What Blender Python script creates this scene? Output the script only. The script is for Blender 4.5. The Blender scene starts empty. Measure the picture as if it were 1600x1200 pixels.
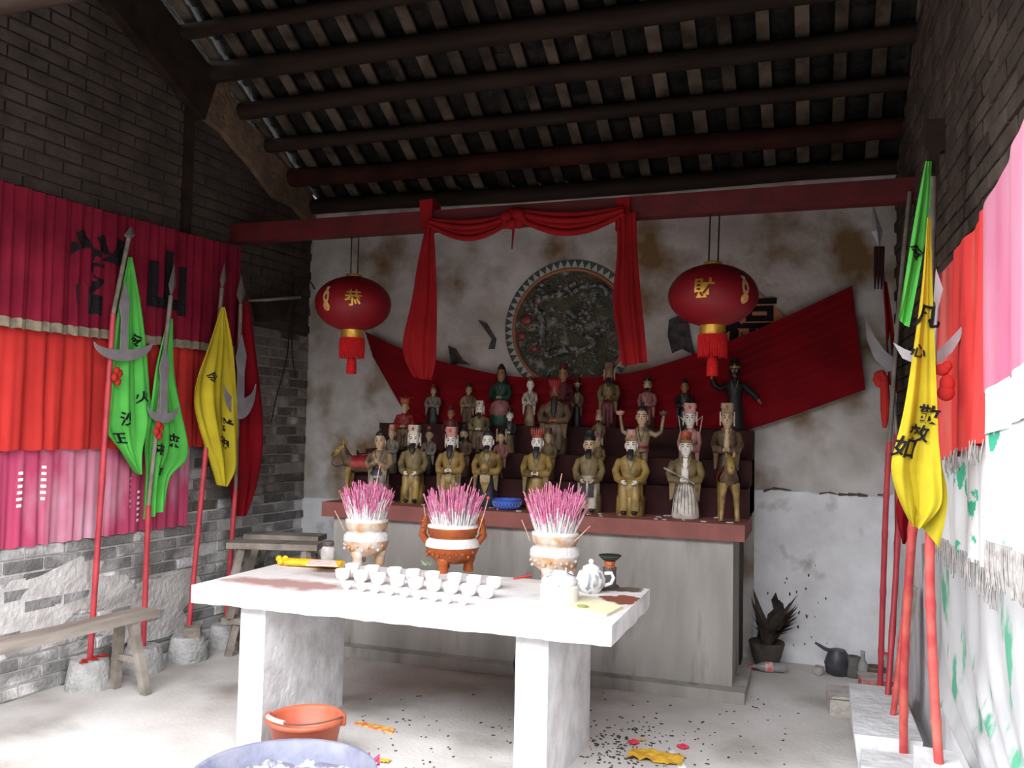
import bpy, bmesh, math, random
from mathutils import Vector, Matrix, noise
random.seed(11)
scene = bpy.context.scene
COL = scene.collection
V = Vector
# ------------------------------------------------------------------ camera
FPX = 1353.38
CAM = V((4.0858, -6.4102, 1.6)); YAW, PITCH, ROLL = .3343, .0479, .0213
_f = V((-math.sin(YAW)*math.cos(PITCH), math.cos(YAW)*math.cos(PITCH), math.sin(PITCH)))
_r0 = V((math.cos(YAW), math.sin(YAW), 0)); _u0 = _r0.cross(_f)
_r = _r0*math.cos(ROLL)+_u0*math.sin(ROLL); _u = _u0*math.cos(ROLL)-_r0*math.sin(ROLL)
cd = bpy.data.cameras.new('camera'); cam = bpy.data.objects.new('camera', cd); COL.objects.link(cam)
cd.sensor_width = 36; cd.lens = 36*FPX/1600; cd.clip_start = .05
M = Matrix((_r, _u, -_f)).transposed().to_4x4(); M.translation = CAM; cam.matrix_world = M
scene.camera = cam
# ------------------------------------------------------------------ sky, exposure
w = bpy.data.worlds.new('overcast_sky'); scene.world = w; w.use_nodes = True
bg = w.node_tree.nodes['Background']; bg.inputs[0].default_value = (.93, .96, 1, 1); bg.inputs[1].default_value = 1.0
scene.view_settings.view_transform = 'Standard'; scene.view_settings.look = 'None'
scene.view_settings.gamma = 1; scene.view_settings.exposure = 3.85; scene.view_settings.use_curve_mapping = False
# portal over the open front, so that the sky light is sampled well (a portal emits nothing itself)
FRONT_Y, EAVE_Z, RIDGE_Y = -4.3, 3.06, -2.35
pl = bpy.data.lights.new('front_portal', 'AREA'); pl.shape = 'RECTANGLE'; pl.size = 5.3; pl.size_y = EAVE_Z
pl.cycles.is_portal = True
po = bpy.data.objects.new('front_portal', pl); COL.objects.link(po)
po.location = (2.3, FRONT_Y-.02, EAVE_Z/2); po.rotation_euler = (math.radians(90), 0, 0)   # faces into the room (+Y)

# ------------------------------------------------------------------ pixel helpers (1600x1200 frame)
def ray(u, v): return _f+_r*((u-800)/FPX)-_u*((v-600)/FPX)
def at(u, v, ax, val):
    d = ray(u, v); i = 'xyz'.index(ax); return CAM+d*((val-CAM[i])/d[i])
def hit(u, v, pl):
    p, n = pl; d = ray(u, v); return CAM+d*((p-CAM).dot(n)/d.dot(n))
LK, RK, ROOMW = .06, .03, 4.626
NL = V((1, -LK, 0)).normalized(); DL = V((-LK, -1, 0)).normalized()      # left wall: normal, direction towards the front
NR = V((-1, -RK, 0)).normalized(); DR = V((RK, -1, 0)).normalized()
def PL(off): return (V((0, 0, 0))+NL*off, NL)
def PR(off): return (V((ROOMW, 0, 0))+NR*off, NR)
def PB(y): return (V((0, y, 0)), V((0, -1, 0)))
def roofz(y): return 3.37-.545*y

# ------------------------------------------------------------------ materials
MATS = {}
def mat(name, c1, c2=None, scale=8, rough=.7, metal=0, bump=0, bscale=None, detail=4, lo=.35, hi=.65, vary=0, c3=None, s3=2, lo3=.55, hi3=.62, stretch=None, transm=0, ior=1.45, sheen=0):
    if name in MATS: return MATS[name]
    m = bpy.data.materials.new(name); m.use_nodes = True; nt = m.node_tree; N = nt.nodes; L = nt.links
    b = N['Principled BSDF']; b.inputs['Roughness'].default_value = rough; b.inputs['Metallic'].default_value = metal
    if rough >= .65: b.inputs['Specular IOR Level'].default_value = .12
    b.inputs['Transmission Weight'].default_value = transm; b.inputs['IOR'].default_value = ior
    c1 = tuple(c1)+(1,)
    geo = N.new('ShaderNodeNewGeometry'); vec = geo.outputs['Position']
    if stretch:
        mp = N.new('ShaderNodeMapping'); mp.inputs['Scale'].default_value = stretch; L.new(vec, mp.inputs[0]); vec = mp.outputs[0]
    out = None
    def ramp(src, lo_, hi_):
        r = N.new('ShaderNodeMapRange'); r.inputs[1].default_value = lo_; r.inputs[2].default_value = hi_; L.new(src, r.inputs[0]); return r.outputs[0]
    def mix(fac, A, B):
        x = N.new('ShaderNodeMix'); x.data_type = 'RGBA'
        if hasattr(fac, 'is_linked'): L.new(fac, x.inputs[0])
        else: x.inputs[0].default_value = fac
        for k, q in ((6, A), (7, B)):
            if hasattr(q, 'is_linked'): L.new(q, x.inputs[k])
            else: x.inputs[k].default_value = q
        return x.outputs[2]
    if c2 is not None:
        n = N.new('ShaderNodeTexNoise'); n.inputs['Scale'].default_value = scale; n.inputs['Detail'].default_value = detail; L.new(vec, n.inputs[0])
        out = mix(ramp(n.outputs['Fac'], lo, hi), c1, tuple(c2)+(1,))
    if c3 is not None:
        n = N.new('ShaderNodeTexNoise'); n.inputs['Scale'].default_value = s3; n.inputs['Detail'].default_value = 7; L.new(vec, n.inputs[0])
        out = mix(ramp(n.outputs['Fac'], lo3, hi3), out if out else c1, tuple(c3)+(1,))
    if vary:
        oi = N.new('ShaderNodeObjectInfo'); hs = N.new('ShaderNodeHueSaturation')
        r = N.new('ShaderNodeMapRange'); r.inputs[3].default_value = 1-vary; r.inputs[4].default_value = 1+vary; L.new(oi.outputs['Random'], r.inputs[0])
        L.new(r.outputs[0], hs.inputs['Value'])
        if out: L.new(out, hs.inputs['Color'])
        else: hs.inputs['Color'].default_value = c1
        out = hs.outputs[0]
    if out: L.new(out, b.inputs['Base Color'])
    else: b.inputs['Base Color'].default_value = c1
    if bump:
        n = N.new('ShaderNodeTexNoise'); n.inputs['Scale'].default_value = bscale or scale*4; n.inputs['Detail'].default_value = 6; L.new(vec, n.inputs[0])
        bp = N.new('ShaderNodeBump'); bp.inputs['Strength'].default_value = bump; bp.inputs['Distance'].default_value = .02
        L.new(n.outputs['Fac'], bp.inputs['Height']); L.new(bp.outputs[0], b.inputs['Normal'])
    m.diffuse_color = c1
    MATS[name] = m; return m

# ------------------------------------------------------------------ mesh collector
class MB:
    def __init__(s): s.v = []; s.f = []; s.m = []; s.sm = []; s.cm = 0
    def add(s, vs, fs, smooth=False):
        o = len(s.v); s.v += [V(p) for p in vs]
        for f in fs: s.f.append([o+i for i in f]); s.m.append(s.cm); s.sm.append(smooth)
        return s
    def box(s, c, d, rot=None, jit=0, taper=0):
        c = V(c); vs = []
        for z in (-.5, .5):
            for x, y in ((-.5, -.5), (.5, -.5), (.5, .5), (-.5, .5)):
                k = 1-taper*(z+.5)
                p = V((x*d[0]*k, y*d[1]*k, z*d[2]))
                if jit: p += V((random.uniform(-jit, jit), random.uniform(-jit, jit), random.uniform(-jit, jit)))
                if rot is not None: p = rot @ p
                vs.append(c+p)
        return s.add(vs, [(3, 2, 1, 0), (4, 5, 6, 7), (0, 1, 5, 4), (1, 2, 6, 5), (2, 3, 7, 6), (3, 0, 4, 7)])
    def bar(s, a, b, wx, wy, up=V((0, 0, 1))):
        a, b = V(a), V(b); d = (b-a); L = d.length; d.normalize()
        x = d.cross(up)
        if x.length < 1e-3: x = V((1, 0, 0))
        x.normalize(); y = d.cross(x)
        R = Matrix((x, y, d)).transposed()
        return s.box((a+b)/2, (wx, wy, L), R)
    def loft(s, secs, n=16, cap=True, smooth=True):
        # secs: rings as lists of points
        vs = [p for r in secs for p in r]; fs = []
        for i in range(len(secs)-1):
            for j in range(n): k = (j+1) % n; fs.append((i*n+j, i*n+k, (i+1)*n+k, (i+1)*n+j))
        s.add(vs, fs, smooth)
        if cap:
            s.add(secs[0], [tuple(reversed(range(n)))]); s.add(secs[-1], [tuple(range(n))])
        return s
    def rings(s, prof, n=18, c=(0, 0, 0), cap=True, smooth=True, e=2, fold=None):
        # prof: (z, rx, ry, ox, oy)
        c = V(c); secs = []
        for q in prof:
            z, rx, ry = q[:3]; ox, oy = (q[3], q[4]) if len(q) > 4 else (0, 0); ring = []
            for j in range(n):
                a = 2*math.pi*j/n; ca, sa = math.cos(a), math.sin(a)
                k = 1+(fold(a, z) if fold else 0)
                ring.append(c+V((ox+rx*k*math.copysign(abs(ca)**(2/e), ca), oy+ry*k*math.copysign(abs(sa)**(2/e), sa), z)))
            secs.append(ring)
        return s.loft(secs, n, cap, smooth)
    def lathe(s, prof, n=24, c=(0, 0, 0), cap=False): return s.rings([(z, r, r) for r, z in prof], n, c, cap)
    def tube(s, pts, rad, n=8, cap=True, flat=1):
        pts = [V(p) for p in pts]; rad = rad if isinstance(rad, (list, tuple)) else [rad]*len(pts); secs = []
        px = None
        for i, p in enumerate(pts):
            d = (pts[min(i+1, len(pts)-1)]-pts[max(i-1, 0)]).normalized()
            if px is None: px = d.cross(V((0, 0, 1)) if abs(d.z) < .9 else V((0, 1, 0))).normalized()
            x = (px-d*px.dot(d)).normalized(); px = x; y = d.cross(x)
            secs.append([p+(x*math.cos(2*math.pi*j/n)+y*math.sin(2*math.pi*j/n)*flat)*rad[i] for j in range(n)])
        return s.loft(secs, n, cap)
    def ell(s, c, r, n=12, k=7):
        c = V(c); r = V(r) if not isinstance(r, (int, float)) else V((r, r, r))
        return s.rings([(math.sin(t)*r.z, math.cos(t)*r.x+1e-5, math.cos(t)*r.y+1e-5) for t in [(-.5+i/k)*math.pi for i in range(k+1)]], n, c)
    def grid(s, fn, nu, nv, smooth=True):
        vs = [fn(i/nu, j/nv) for j in range(nv+1) for i in range(nu+1)]
        fs = [(j*(nu+1)+i, j*(nu+1)+i+1, (j+1)*(nu+1)+i+1, (j+1)*(nu+1)+i) for j in range(nv) for i in range(nu)]
        return s.add(vs, fs, smooth)
    def prism(s, pts, off):
        # polygon of 3D points extruded by vector off
        pts = [V(p) for p in pts]; off = V(off); n = len(pts)
        return s.add(pts+[p+off for p in pts], [tuple(range(n)), tuple(reversed(range(n, 2*n)))]+[(i, (i+1) % n, n+(i+1) % n, n+i) for i in range(n)])
    def build(s, name, mats, parent=None, kind=None, label=None, fixn=True):
        mats = mats if isinstance(mats, (list, tuple)) else [mats]
        if parent is not None: fr = FR[parent]
        else:
            xs = [p.x for p in s.v]; ys = [p.y for p in s.v]; zs = [p.z for p in s.v]
            fr = Matrix.Translation(((min(xs)+max(xs))/2, (min(ys)+max(ys))/2, min(zs)))
        if parent is not None and parent in LOCAL: inv = Matrix()
        else: inv = fr.inverted()
        me = bpy.data.meshes.new(name); me.from_pydata([inv @ p for p in s.v], [], s.f)
        for m in mats: me.materials.append(m)
        me.polygons.foreach_set('material_index', s.m); me.polygons.foreach_set('use_smooth', s.sm)
        if fixn:
            bm = bmesh.new(); bm.from_mesh(me); bmesh.ops.recalc_face_normals(bm, faces=bm.faces); bm.to_mesh(me); bm.free()
        me.update()
        o = bpy.data.objects.new(name, me); COL.objects.link(o)
        if parent is not None:
            o.parent = parent; FR[o] = fr
            if parent in LOCAL: LOCAL.add(o)
        else: o.matrix_world = fr; FR[o] = fr
        if kind: o['kind'] = kind
        if label: o['label'] = label
        return o
FR = {}; LOCAL = set()
def tag(o, label, cat, group=None):
    o['label'] = label; o['category'] = cat
    if group: o['group'] = group
    return o
def thing(name, label, cat, loc=(0, 0, 0), rz=0, group=None, local=False, kind=None):
    o = bpy.data.objects.new(name, None); COL.objects.link(o); o.empty_display_size = .05
    m = Matrix.Translation(loc) @ Matrix.Rotation(rz, 4, 'Z'); o.matrix_world = m; FR[o] = m
    if local: LOCAL.add(o)
    if kind: o['kind'] = kind
    else: tag(o, label, cat, group)
    return o
def inst(src, name, parent, mw):
    # copy sharing mesh data, placed at local matrix mw under parent
    o = bpy.data.objects.new(name, src); COL.objects.link(o); o.parent = parent; o.matrix_local = mw; return o
def lerp(a, b, t): return a+(b-a)*t
def poly(pts, t):
    # smooth polyline through pixel points, t in 0..1 by index
    n = len(pts)-1; x = min(max(t, 0), 1)*n; i = min(int(x), n-1); f = x-i
    p0, p1, p2, p3 = pts[max(i-1, 0)], pts[i], pts[i+1], pts[min(i+2, n)]
    return tuple(.5*((2*p1[k])+(-p0[k]+p2[k])*f+(2*p0[k]-5*p1[k]+4*p2[k]-p3[k])*f*f+(-p0[k]+3*p1[k]-3*p2[k]+p3[k])*f**3) for k in range(len(p1)))
def pixcloth(Lp, Rp, plane, fold):
    # surface between two pixel polylines on a plane in the room, fold(s,t) = offset along the plane normal
    def S(s, t):
        a = poly(Lp, t); b = poly(Rp, t); p = hit(lerp(a[0], b[0], s), lerp(a[1], b[1], s), plane)
        return p+plane[1]*fold(s, t)
    return S
def cloth(S, nu, nv, thick=.004, nrm=None):
    mb = MB(); mb.grid(S, nu, nv)
    if nrm is not None:
        mb.grid(lambda s, t: S(s, t)-nrm*thick, nu, nv)
        for edge in ([(i/nu, 0) for i in range(nu+1)], [(i/nu, 1) for i in range(nu+1)], [(0, j/nv) for j in range(nv+1)], [(1, j/nv) for j in range(nv+1)]):
            A = [S(*e) for e in edge]; k = len(A)
            mb.add(A+[p-nrm*thick for p in A], [(i, i+1, k+i+1, k+i) for i in range(k-1)])
    return mb
_TX = {}
def glyph(ch, bold=.02, maxe=.09):
    if ch in '祥山': bold = .045
    # outline of one written character as a flat triangle net, box -.5...5
    if ch in _TX: return _TX[ch]
    c = bpy.data.curves.new('g', 'FONT'); c.body = ch; c.offset = bold
    o = bpy.data.objects.new('g', c); COL.objects.link(o); bpy.context.view_layer.update()
    me = bpy.data.meshes.new_from_object(o.evaluated_get(bpy.context.evaluated_depsgraph_get()))
    bpy.data.objects.remove(o); bm = bmesh.new(); bm.from_mesh(me); bpy.data.meshes.remove(me)
    bmesh.ops.remove_doubles(bm, verts=bm.verts, dist=.0005)
    for _ in range(4):
        bmesh.ops.triangulate(bm, faces=bm.faces)
        e = [x for x in bm.edges if x.calc_length() > maxe]
        if not e: break
        bmesh.ops.subdivide_edges(bm, edges=e, cuts=1)
    bmesh.ops.triangulate(bm, faces=bm.faces)
    xs = [v.co.x for v in bm.verts]; ys = [v.co.y for v in bm.verts]; cx = (min(xs)+max(xs))/2; cy = (min(ys)+max(ys))/2
    k = max(max(xs)-min(xs), max(ys)-min(ys))
    bm.verts.index_update()
    r = ([((v.co.x-cx)/k, (v.co.y-cy)/k) for v in bm.verts], [[v.index for v in f.verts] for f in bm.faces]); bm.free()
    _TX[ch] = r; return r
def write(mb, ch, S, s0, t0, ds, dt, nrm, rot=0, lift=.006):
    vs, fs = glyph(ch); c, sn = math.cos(rot), math.sin(rot)
    mb.add([S(s0+(x*c-y*sn)*ds, t0-(x*sn+y*c)*dt)+nrm*lift for x, y in vs], fs)
def jag(n, amp): return [random.uniform(-amp, amp) for _ in range(n)]

# ------------------------------------------------------------------ palette
plaster = mat('plaster_wall', (.60, .57, .55), (.42, .38, .34), 3.5, .9, bump=.6, bscale=14, c3=(.20, .125, .06), s3=1.9, lo3=.50, hi3=.66)
limewash = mat('limewash_wall', (.80, .80, .82), (.66, .65, .66), 4, .9, bump=.4, bscale=18, c3=(.40, .36, .33), s3=3.5, lo3=.60, hi3=.72)
concrete = mat('bare_concrete', (.38, .36, .335), (.27, .25, .23), 4, .9, bump=.35, bscale=30, c3=(.17, .15, .135), s3=6, lo3=.56, hi3=.72, stretch=(1, 1, .22))
whitecon = mat('whitened_concrete', (.74, .74, .75), (.56, .55, .55), 7, .9, bump=.6, bscale=22)
floorm = mat('cement_floor', (.60, .57, .55), (.48, .45, .42), 2.2, .85, bump=.25, bscale=40, c3=(.30, .27, .24), s3=1.3, lo3=.55, hi3=.72)
brickm = mat('grey_brick', (.20, .195, .19), (.32, .31, .30), 9, .9, bump=.6, bscale=45, vary=.45, c3=(.62, .60, .59), s3=3.2, lo3=.50, hi3=.62)
brickup = mat('soot_shade_brick', (.060, .046, .038), (.095, .072, .058), 6, .95, bump=.6, bscale=40, vary=.3)  # brown sooty upper brick, darkened further to carry the upper room's shade
mortar = mat('lime_mortar', (.66, .64, .62), (.48, .46, .44), 10, .95, bump=.5)
mortarup = mat('soot_shade_mortar', (.075, .06, .05), (.045, .037, .03), 8, .95, bump=.5)  # mortar to match: soot tone plus the high wall's shade put into colour
rubble = mat('rubble_plaster', (.20, .13, .08), (.12, .085, .06), 9, .95, bump=1, bscale=30)
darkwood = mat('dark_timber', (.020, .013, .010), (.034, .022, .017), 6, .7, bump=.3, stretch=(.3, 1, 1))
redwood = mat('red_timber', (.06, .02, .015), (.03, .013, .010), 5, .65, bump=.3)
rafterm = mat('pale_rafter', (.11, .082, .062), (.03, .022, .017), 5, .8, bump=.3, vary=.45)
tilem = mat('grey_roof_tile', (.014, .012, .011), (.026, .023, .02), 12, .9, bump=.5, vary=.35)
redpaint = mat('red_paint', (.12, .009, .011), (.08, .007, .009), 6, .6, bump=.15)
slabred = mat('oxide_red_slab', (.27, .10, .085), (.21, .08, .07), 7, .7, bump=.2)
tierred = mat('dark_red_tier', (.055, .017, .017), (.032, .012, .012), 5, .75, bump=.2)
oldwood = mat('weathered_wood', (.34, .30, .26), (.20, .17, .14), 8, .85, bump=.4, stretch=(1, .2, 1))
bamboo = mat('red_bamboo', (.50, .05, .06), (.36, .03, .045), 8, .5, bump=.1)
bamboo2 = mat('pale_red_bamboo', (.62, .13, .10), (.46, .045, .05), 10, .45, bump=.1)
steel = mat('grey_blade', (.36, .34, .35), (.28, .26, .27), 10, .45, .4)
greywood = mat('grey_stick', (.25, .22, .18), (.15, .13, .10), 12, .8)
maroon = mat('maroon_cloth', (.20, .010, .026), (.13, .006, .018), 4, .85)
redcl = mat('red_cloth', (.50, .035, .028), (.40, .025, .022), 3, .85)
darkred = mat('deep_red_cloth', (.22, .005, .010), (.16, .004, .008), 4, .85)
pinkcl = mat('pink_cloth', (.44, .06, .13), (.62, .34, .43), 3, .85, lo=.45, hi=.75, stretch=(1, 1, .5))
olive = mat('olive_trim', (.24, .20, .14), (.15, .13, .09), 20, .9)
green = mat('green_flag_cloth', (.10, .48, .08), (.075, .38, .06), 5, .8)
yellow = mat('yellow_flag_cloth', (.50, .40, .025), (.40, .31, .02), 5, .8)
ink = mat('black_ink', (.012, .01, .012), rough=.8)
gold = mat('gold_print', (.85, .52, .10), (.65, .36, .05), 30, .35, .6)
lanternm = mat('lantern_silk', (.26, .004, .012), (.22, .004, .010), 8, .55)
fringered = mat('lantern_fringe', (.62, .02, .02), (.45, .012, .015), 60, .7)
cord = mat('dark_cord', (.03, .025, .025), rough=.8)
ash = mat('incense_ash', (.82, .81, .80), (.70, .68, .66), 40, .95, bump=.5, bscale=80)
glaze = mat('amber_glaze', (.40, .10, .02), (.26, .055, .015), 14, .25, bump=.3, bscale=50)
glazed = mat('dusty_glaze', (.55, .30, .14), (.72, .66, .60), 16, .5, bump=.3, bscale=50)
porcelain = mat('white_porcelain', (.82, .82, .80), rough=.25)

# ------------------------------------------------------------------ floor and walls
fl = MB(); fl.box((2.2, -2.05, -.06), (8, 4.9, .12)); o = fl.build('floor', floorm, kind='structure')
mb = MB(); mb.box((2.2, -7.25, -.07), (12, 5.5, .12)); mb.build('floor_bounce_cut', mat('bounce_cut_ground', (.13, .125, .12), (.10, .095, .09), 3, .9, bump=.4), kind='structure')  # unseen ground outside, added dark to cut light bounced onto upper walls
wb = MB(); wb.box((2.3, .15, 1.9), (5.4, .30, 3.8)); wall_back = wb.build('wall_back', plaster, kind='structure')
# limewashed lower coat: a thin skin with a broken upper edge
up = [(x, 1.18+random.uniform(-.02, .02)) for x in [3.70+i*.07 for i in range(14)]]
mb = MB(); mb.prism([V((3.70, -.012, 0)), V((4.63, -.012, 0))]+[V((x, -.012, z)) for x, z in reversed(up)], (0, .012, 0)); mb.build('limewash_coat', limewash, wall_back)
mb = MB(); mb.prism([V((-.02, -.012, 0)), V((.95, -.012, 0)), V((.95, -.012, .93)), V((.5, -.012, .96)), V((-.02, -.012, .95))], (0, .012, 0)); mb.build('limewash_coat', limewash, wall_back)
# white render strip above the beam line and ragged crack
mb = MB(); pts = [(3.70+i*.062, 1.185+random.uniform(-.012, .012)) for i in range(15)]
for i in range(14):
    if random.random() < .75:
        a, b = pts[i], pts[i+1]; h = random.uniform(.004, .014)
        mb.prism([V((a[0], -.016, a[1]-h)), V((b[0], -.016, b[1]-h*.6)), V((b[0], -.016, b[1]+h*.5)), V((a[0], -.016, a[1]+h))], (0, .006, 0))
mb.build('wall_crack', mat('crack_dirt', (.10, .08, .07)), wall_back)
def gable(side):
    n, d, base = (NL, DL, V((0, 0, 0))) if side == 'left' else (NR, DR, V((ROOMW, 0, 0)))
    def q(a, z): return base+d*a+V((0, 0, z))
    mb = MB(); mb.prism([q(-.0, 0), q(5.35, 0), q(5.35, 2.95), q(-FRONT_Y, 3.08), q(-RIDGE_Y, roofz(RIDGE_Y)+.03), q(0, 3.45)], -n*.28)
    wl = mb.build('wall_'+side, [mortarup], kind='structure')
    mb = MB(); zt = 2.3 if side == 'left' else 1.55; pts = [q(.0, 0), q(5.35, 0)]+[q(5.35-i*.2, zt+random.uniform(-.04, .04)) for i in range(27)]; pts[-1] = q(0, zt)
    mb.prism([p+n*.004 for p in pts], -n*.02); mb.build('mortar_bed' if side == 'left' else 'limewash_coat', mortar if side == 'left' else limewash, wl)
    if side == 'left':
        mb = MB(); pts = [q(.0, 1.0), q(1.4, .97), q(1.4, 2.32), q(0, 2.32)]; mb.prism([p+n*.006 for p in pts], -n*.02); mb.build('dirty_mortar_bed', mat('dirty_mortar', (.30, .27, .245), (.18, .16, .145), 8, .95, bump=.6), wl)
    return wl, q
wall_left, ql = gable('left'); wall_right, qr = gable('right')
# bricks: shared meshes, the nearest and clearest as single objects, the rest as one joined piece
BL, BH, JT = .262, .078, .014
def brick_mesh(i, m):
    bm = bmesh.new(); bmesh.ops.create_cube(bm, size=1)
    for v in bm.verts: v.co = V((v.co.x*.022, v.co.y*(BL-JT), v.co.z*(BH-JT)))+V([random.uniform(-.003, .003) for _ in range(3)])
    bmesh.ops.bevel(bm, geom=bm.edges[:], offset=.004, segments=1, affect='EDGES')
    me = bpy.data.meshes.new('brick'); bm.to_mesh(me); bm.free(); me.materials.append(m); return me
def lay(wall, q, n, d, region, m, maxn=300, mup=None, zup=0, zlow=0, mid=None, zmid=9):
    bms = [brick_mesh(i, m) for i in range(5)]; bmid = [brick_mesh(i, mid or m) for i in range(5)]; rest = MB(); cnt = 0
    ang = math.atan2(-d.x, d.y) if False else math.atan2(n.y, n.x)
    inv = FR[wall].inverted()
    for r in range(int(5.0/BH)):
        z = (r+.5)*BH; off = (r % 2)*BL/2
        for k in range(-1, 21):
            a = k*BL+BL/2+off
            if a-BL/2 < 0 or a+BL/2 > 5.33: continue
            top = roofz(-a) if a < -RIDGE_Y else lerp(roofz(RIDGE_Y), 3.08, min(1, (a+RIDGE_Y)/(RIDGE_Y-FRONT_Y)))
            if z+BH/2 > top-.02: continue
            if z < zlow or (random.random() < .03 and z < zup): continue
            p = q(a, z)+n*random.uniform(.003, .009)
            if region(a, z) and cnt < maxn:
                inst(random.choice(bms if z+.12*noise.noise(V((a*2.5, z*2.5, 4))) < zmid else bmid), 'brick', wall, inv @ Matrix.Translation(p) @ Matrix.Rotation(ang, 4, 'Z')); cnt += 1
            else:
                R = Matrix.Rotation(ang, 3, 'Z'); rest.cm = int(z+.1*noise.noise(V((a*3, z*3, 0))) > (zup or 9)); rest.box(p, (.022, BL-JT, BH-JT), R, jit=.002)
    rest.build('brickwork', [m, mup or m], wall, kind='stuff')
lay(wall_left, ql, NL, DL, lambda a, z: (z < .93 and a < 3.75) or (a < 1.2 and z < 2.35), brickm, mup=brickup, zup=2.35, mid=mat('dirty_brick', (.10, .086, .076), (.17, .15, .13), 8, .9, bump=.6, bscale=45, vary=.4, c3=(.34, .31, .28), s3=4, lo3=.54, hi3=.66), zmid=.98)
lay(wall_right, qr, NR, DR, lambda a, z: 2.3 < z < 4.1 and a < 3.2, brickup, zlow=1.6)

# ------------------------------------------------------------------ roof
ceil = thing('ceiling', '', '', (2.3, -1.5, 3.37), kind='structure')
SL = V((0, -1, .545)).normalized(); SN = V((0, -.545, -1)).normalized()      # up the slope, downward normal
def rp(x, y, h=0): return V((x, y, roofz(y)))-SN*h
for i in range(8):
    y = -.08-.3125*i; r = .062+.012*math.sin(i*2.1)
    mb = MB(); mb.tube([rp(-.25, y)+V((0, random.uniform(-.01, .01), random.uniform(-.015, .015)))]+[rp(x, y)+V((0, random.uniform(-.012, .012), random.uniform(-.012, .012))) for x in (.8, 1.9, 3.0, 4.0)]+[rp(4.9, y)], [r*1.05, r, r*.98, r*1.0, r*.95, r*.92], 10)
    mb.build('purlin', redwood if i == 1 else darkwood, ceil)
RS = .222
inv = FR[ceil].inverted()
for k in range(22):
    x = .02+k*RS
    mb = MB(); mb.bar(rp(x, .25, .075), rp(x+random.uniform(-.015, .015), RIDGE_Y, .075), random.uniform(.07, .09), .022, up=SN); mb.build('rafter', rafterm, ceil)
# tiles: shallow troughs lying between the rafters, lapped up the slope
def tile_mesh():
    n = 8; vs = []; fs = []
    for e, (l, z) in enumerate(((-.11, 0), (.11, .022))):
        for j in range(n+1):
            a = -1+2*j/n; vs.append(V((a*.105, l, z+.055*a*a-.028)))
        for j in range(n+1):
            a = -1+2*j/n; vs.append(V((a*.105, l, z+.055*a*a-.016)))
    k = n+1
    for j in range(n): fs += [(j, j+1, 2*k+j+1, 2*k+j), (k+j, 3*k+j, 3*k+j+1, k+j+1), (j, k+j, k+j+1, j+1)]
    me = bpy.data.meshes.new('roof_tile'); me.from_pydata(vs, [], fs); me.materials.append(tilem); me.polygons.foreach_set('use_smooth', [True]*len(fs)); return me, vs, fs
tme, tvs, tfs = tile_mesh()
RT = Matrix((V((1, 0, 0)), SL, -SN)).transposed().to_4x4()
rest = MB(); cnt = 0
for r in range(20):
    y = .05-r*.118
    for k in range(22):
        p = rp(.02+(k+.5)*RS, y, .105+random.uniform(0, .006)); T = Matrix.Translation(p) @ RT @ Matrix.Rotation(random.uniform(-.05, .05), 4, 'Z')
        if cnt < 300 and r < 14: inst(tme, 'roof_tile', ceil, inv @ T); cnt += 1
        else: rest.add([T @ v for v in tvs], tfs, True)
rest.build('roof_tiles', tilem, ceil, kind='stuff')
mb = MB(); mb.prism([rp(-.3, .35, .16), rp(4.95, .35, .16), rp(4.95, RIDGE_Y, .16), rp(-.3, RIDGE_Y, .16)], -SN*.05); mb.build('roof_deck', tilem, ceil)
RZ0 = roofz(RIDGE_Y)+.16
mb = MB(); mb.prism([V((-.5, RIDGE_Y, RZ0)), V((5.1, RIDGE_Y, RZ0)), V((5.1, FRONT_Y-.1, EAVE_Z)), V((-.5, FRONT_Y-.1, EAVE_Z))], (0, 0, .08)); mb.build('unseen_front_slope', tilem, ceil)  # unseen front slope, its eave shaped to control the incoming sky light
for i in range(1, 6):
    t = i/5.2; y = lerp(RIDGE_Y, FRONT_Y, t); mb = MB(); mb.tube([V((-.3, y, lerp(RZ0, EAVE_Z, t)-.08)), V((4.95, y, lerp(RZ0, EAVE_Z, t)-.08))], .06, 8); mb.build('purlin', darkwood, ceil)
# sloping gable timber, post and ragged rubble on the left wall
mb = MB(); mb.prism([ql(1.42, 3.72)+NL*.005, ql(2.3, 4.18)+NL*.005, ql(2.3, 4.60)+NL*.005, ql(1.30, 4.07)+NL*.005], NL*.09); mb.build('gable_timber', darkwood, wall_left)
a, b = hit(297, 150, PL(.03)), hit(283, 385, PL(.03)); b.x, b.y = a.x, a.y
mb = MB(); mb.bar(a+V((0, 0, .1)), b-V((0, 0, .2)), .07, .05, up=NL); mb.build('wall_post', darkwood, wall_left)
outl = [(328, 122), (345, 118), (352, 150), (372, 160), (375, 190), (395, 205), (410, 225), (425, 248), (440, 260), (450, 282), (468, 290), (478, 305), (486, 330), (487, 352), (470, 345), (450, 320), (425, 312), (405, 292), (385, 262), (360, 232), (340, 205), (312, 182), (300, 165), (312, 140)]
mb = MB(); mb.prism([hit(u+random.uniform(-3, 3), v+random.uniform(-3, 3), PL(.02)) for u, v in outl], NL*.05); mb.build('rubble_patch', rubble, wall_left)
# plaster skins low on the left wall
for outl in ([(-60, 925), (60, 895), (130, 872), (165, 880), (150, 905), (200, 900), (215, 925), (170, 950), (120, 955), (60, 1010), (-60, 1060)], [(170, 935), (235, 905), (300, 890), (320, 915), (280, 950), (300, 985), (240, 1000), (180, 1015), (150, 990)]):
    mb = MB(); mb.prism([hit(u+random.uniform(-5, 5), v+random.uniform(-5, 5), PL(.013)) for u, v in outl], NL*.006)
    mb.build('plaster_patch', mat('old_plaster', (.62, .60, .58), (.46, .43, .41), 7, .95, bump=.8, bscale=25), wall_left)

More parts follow.
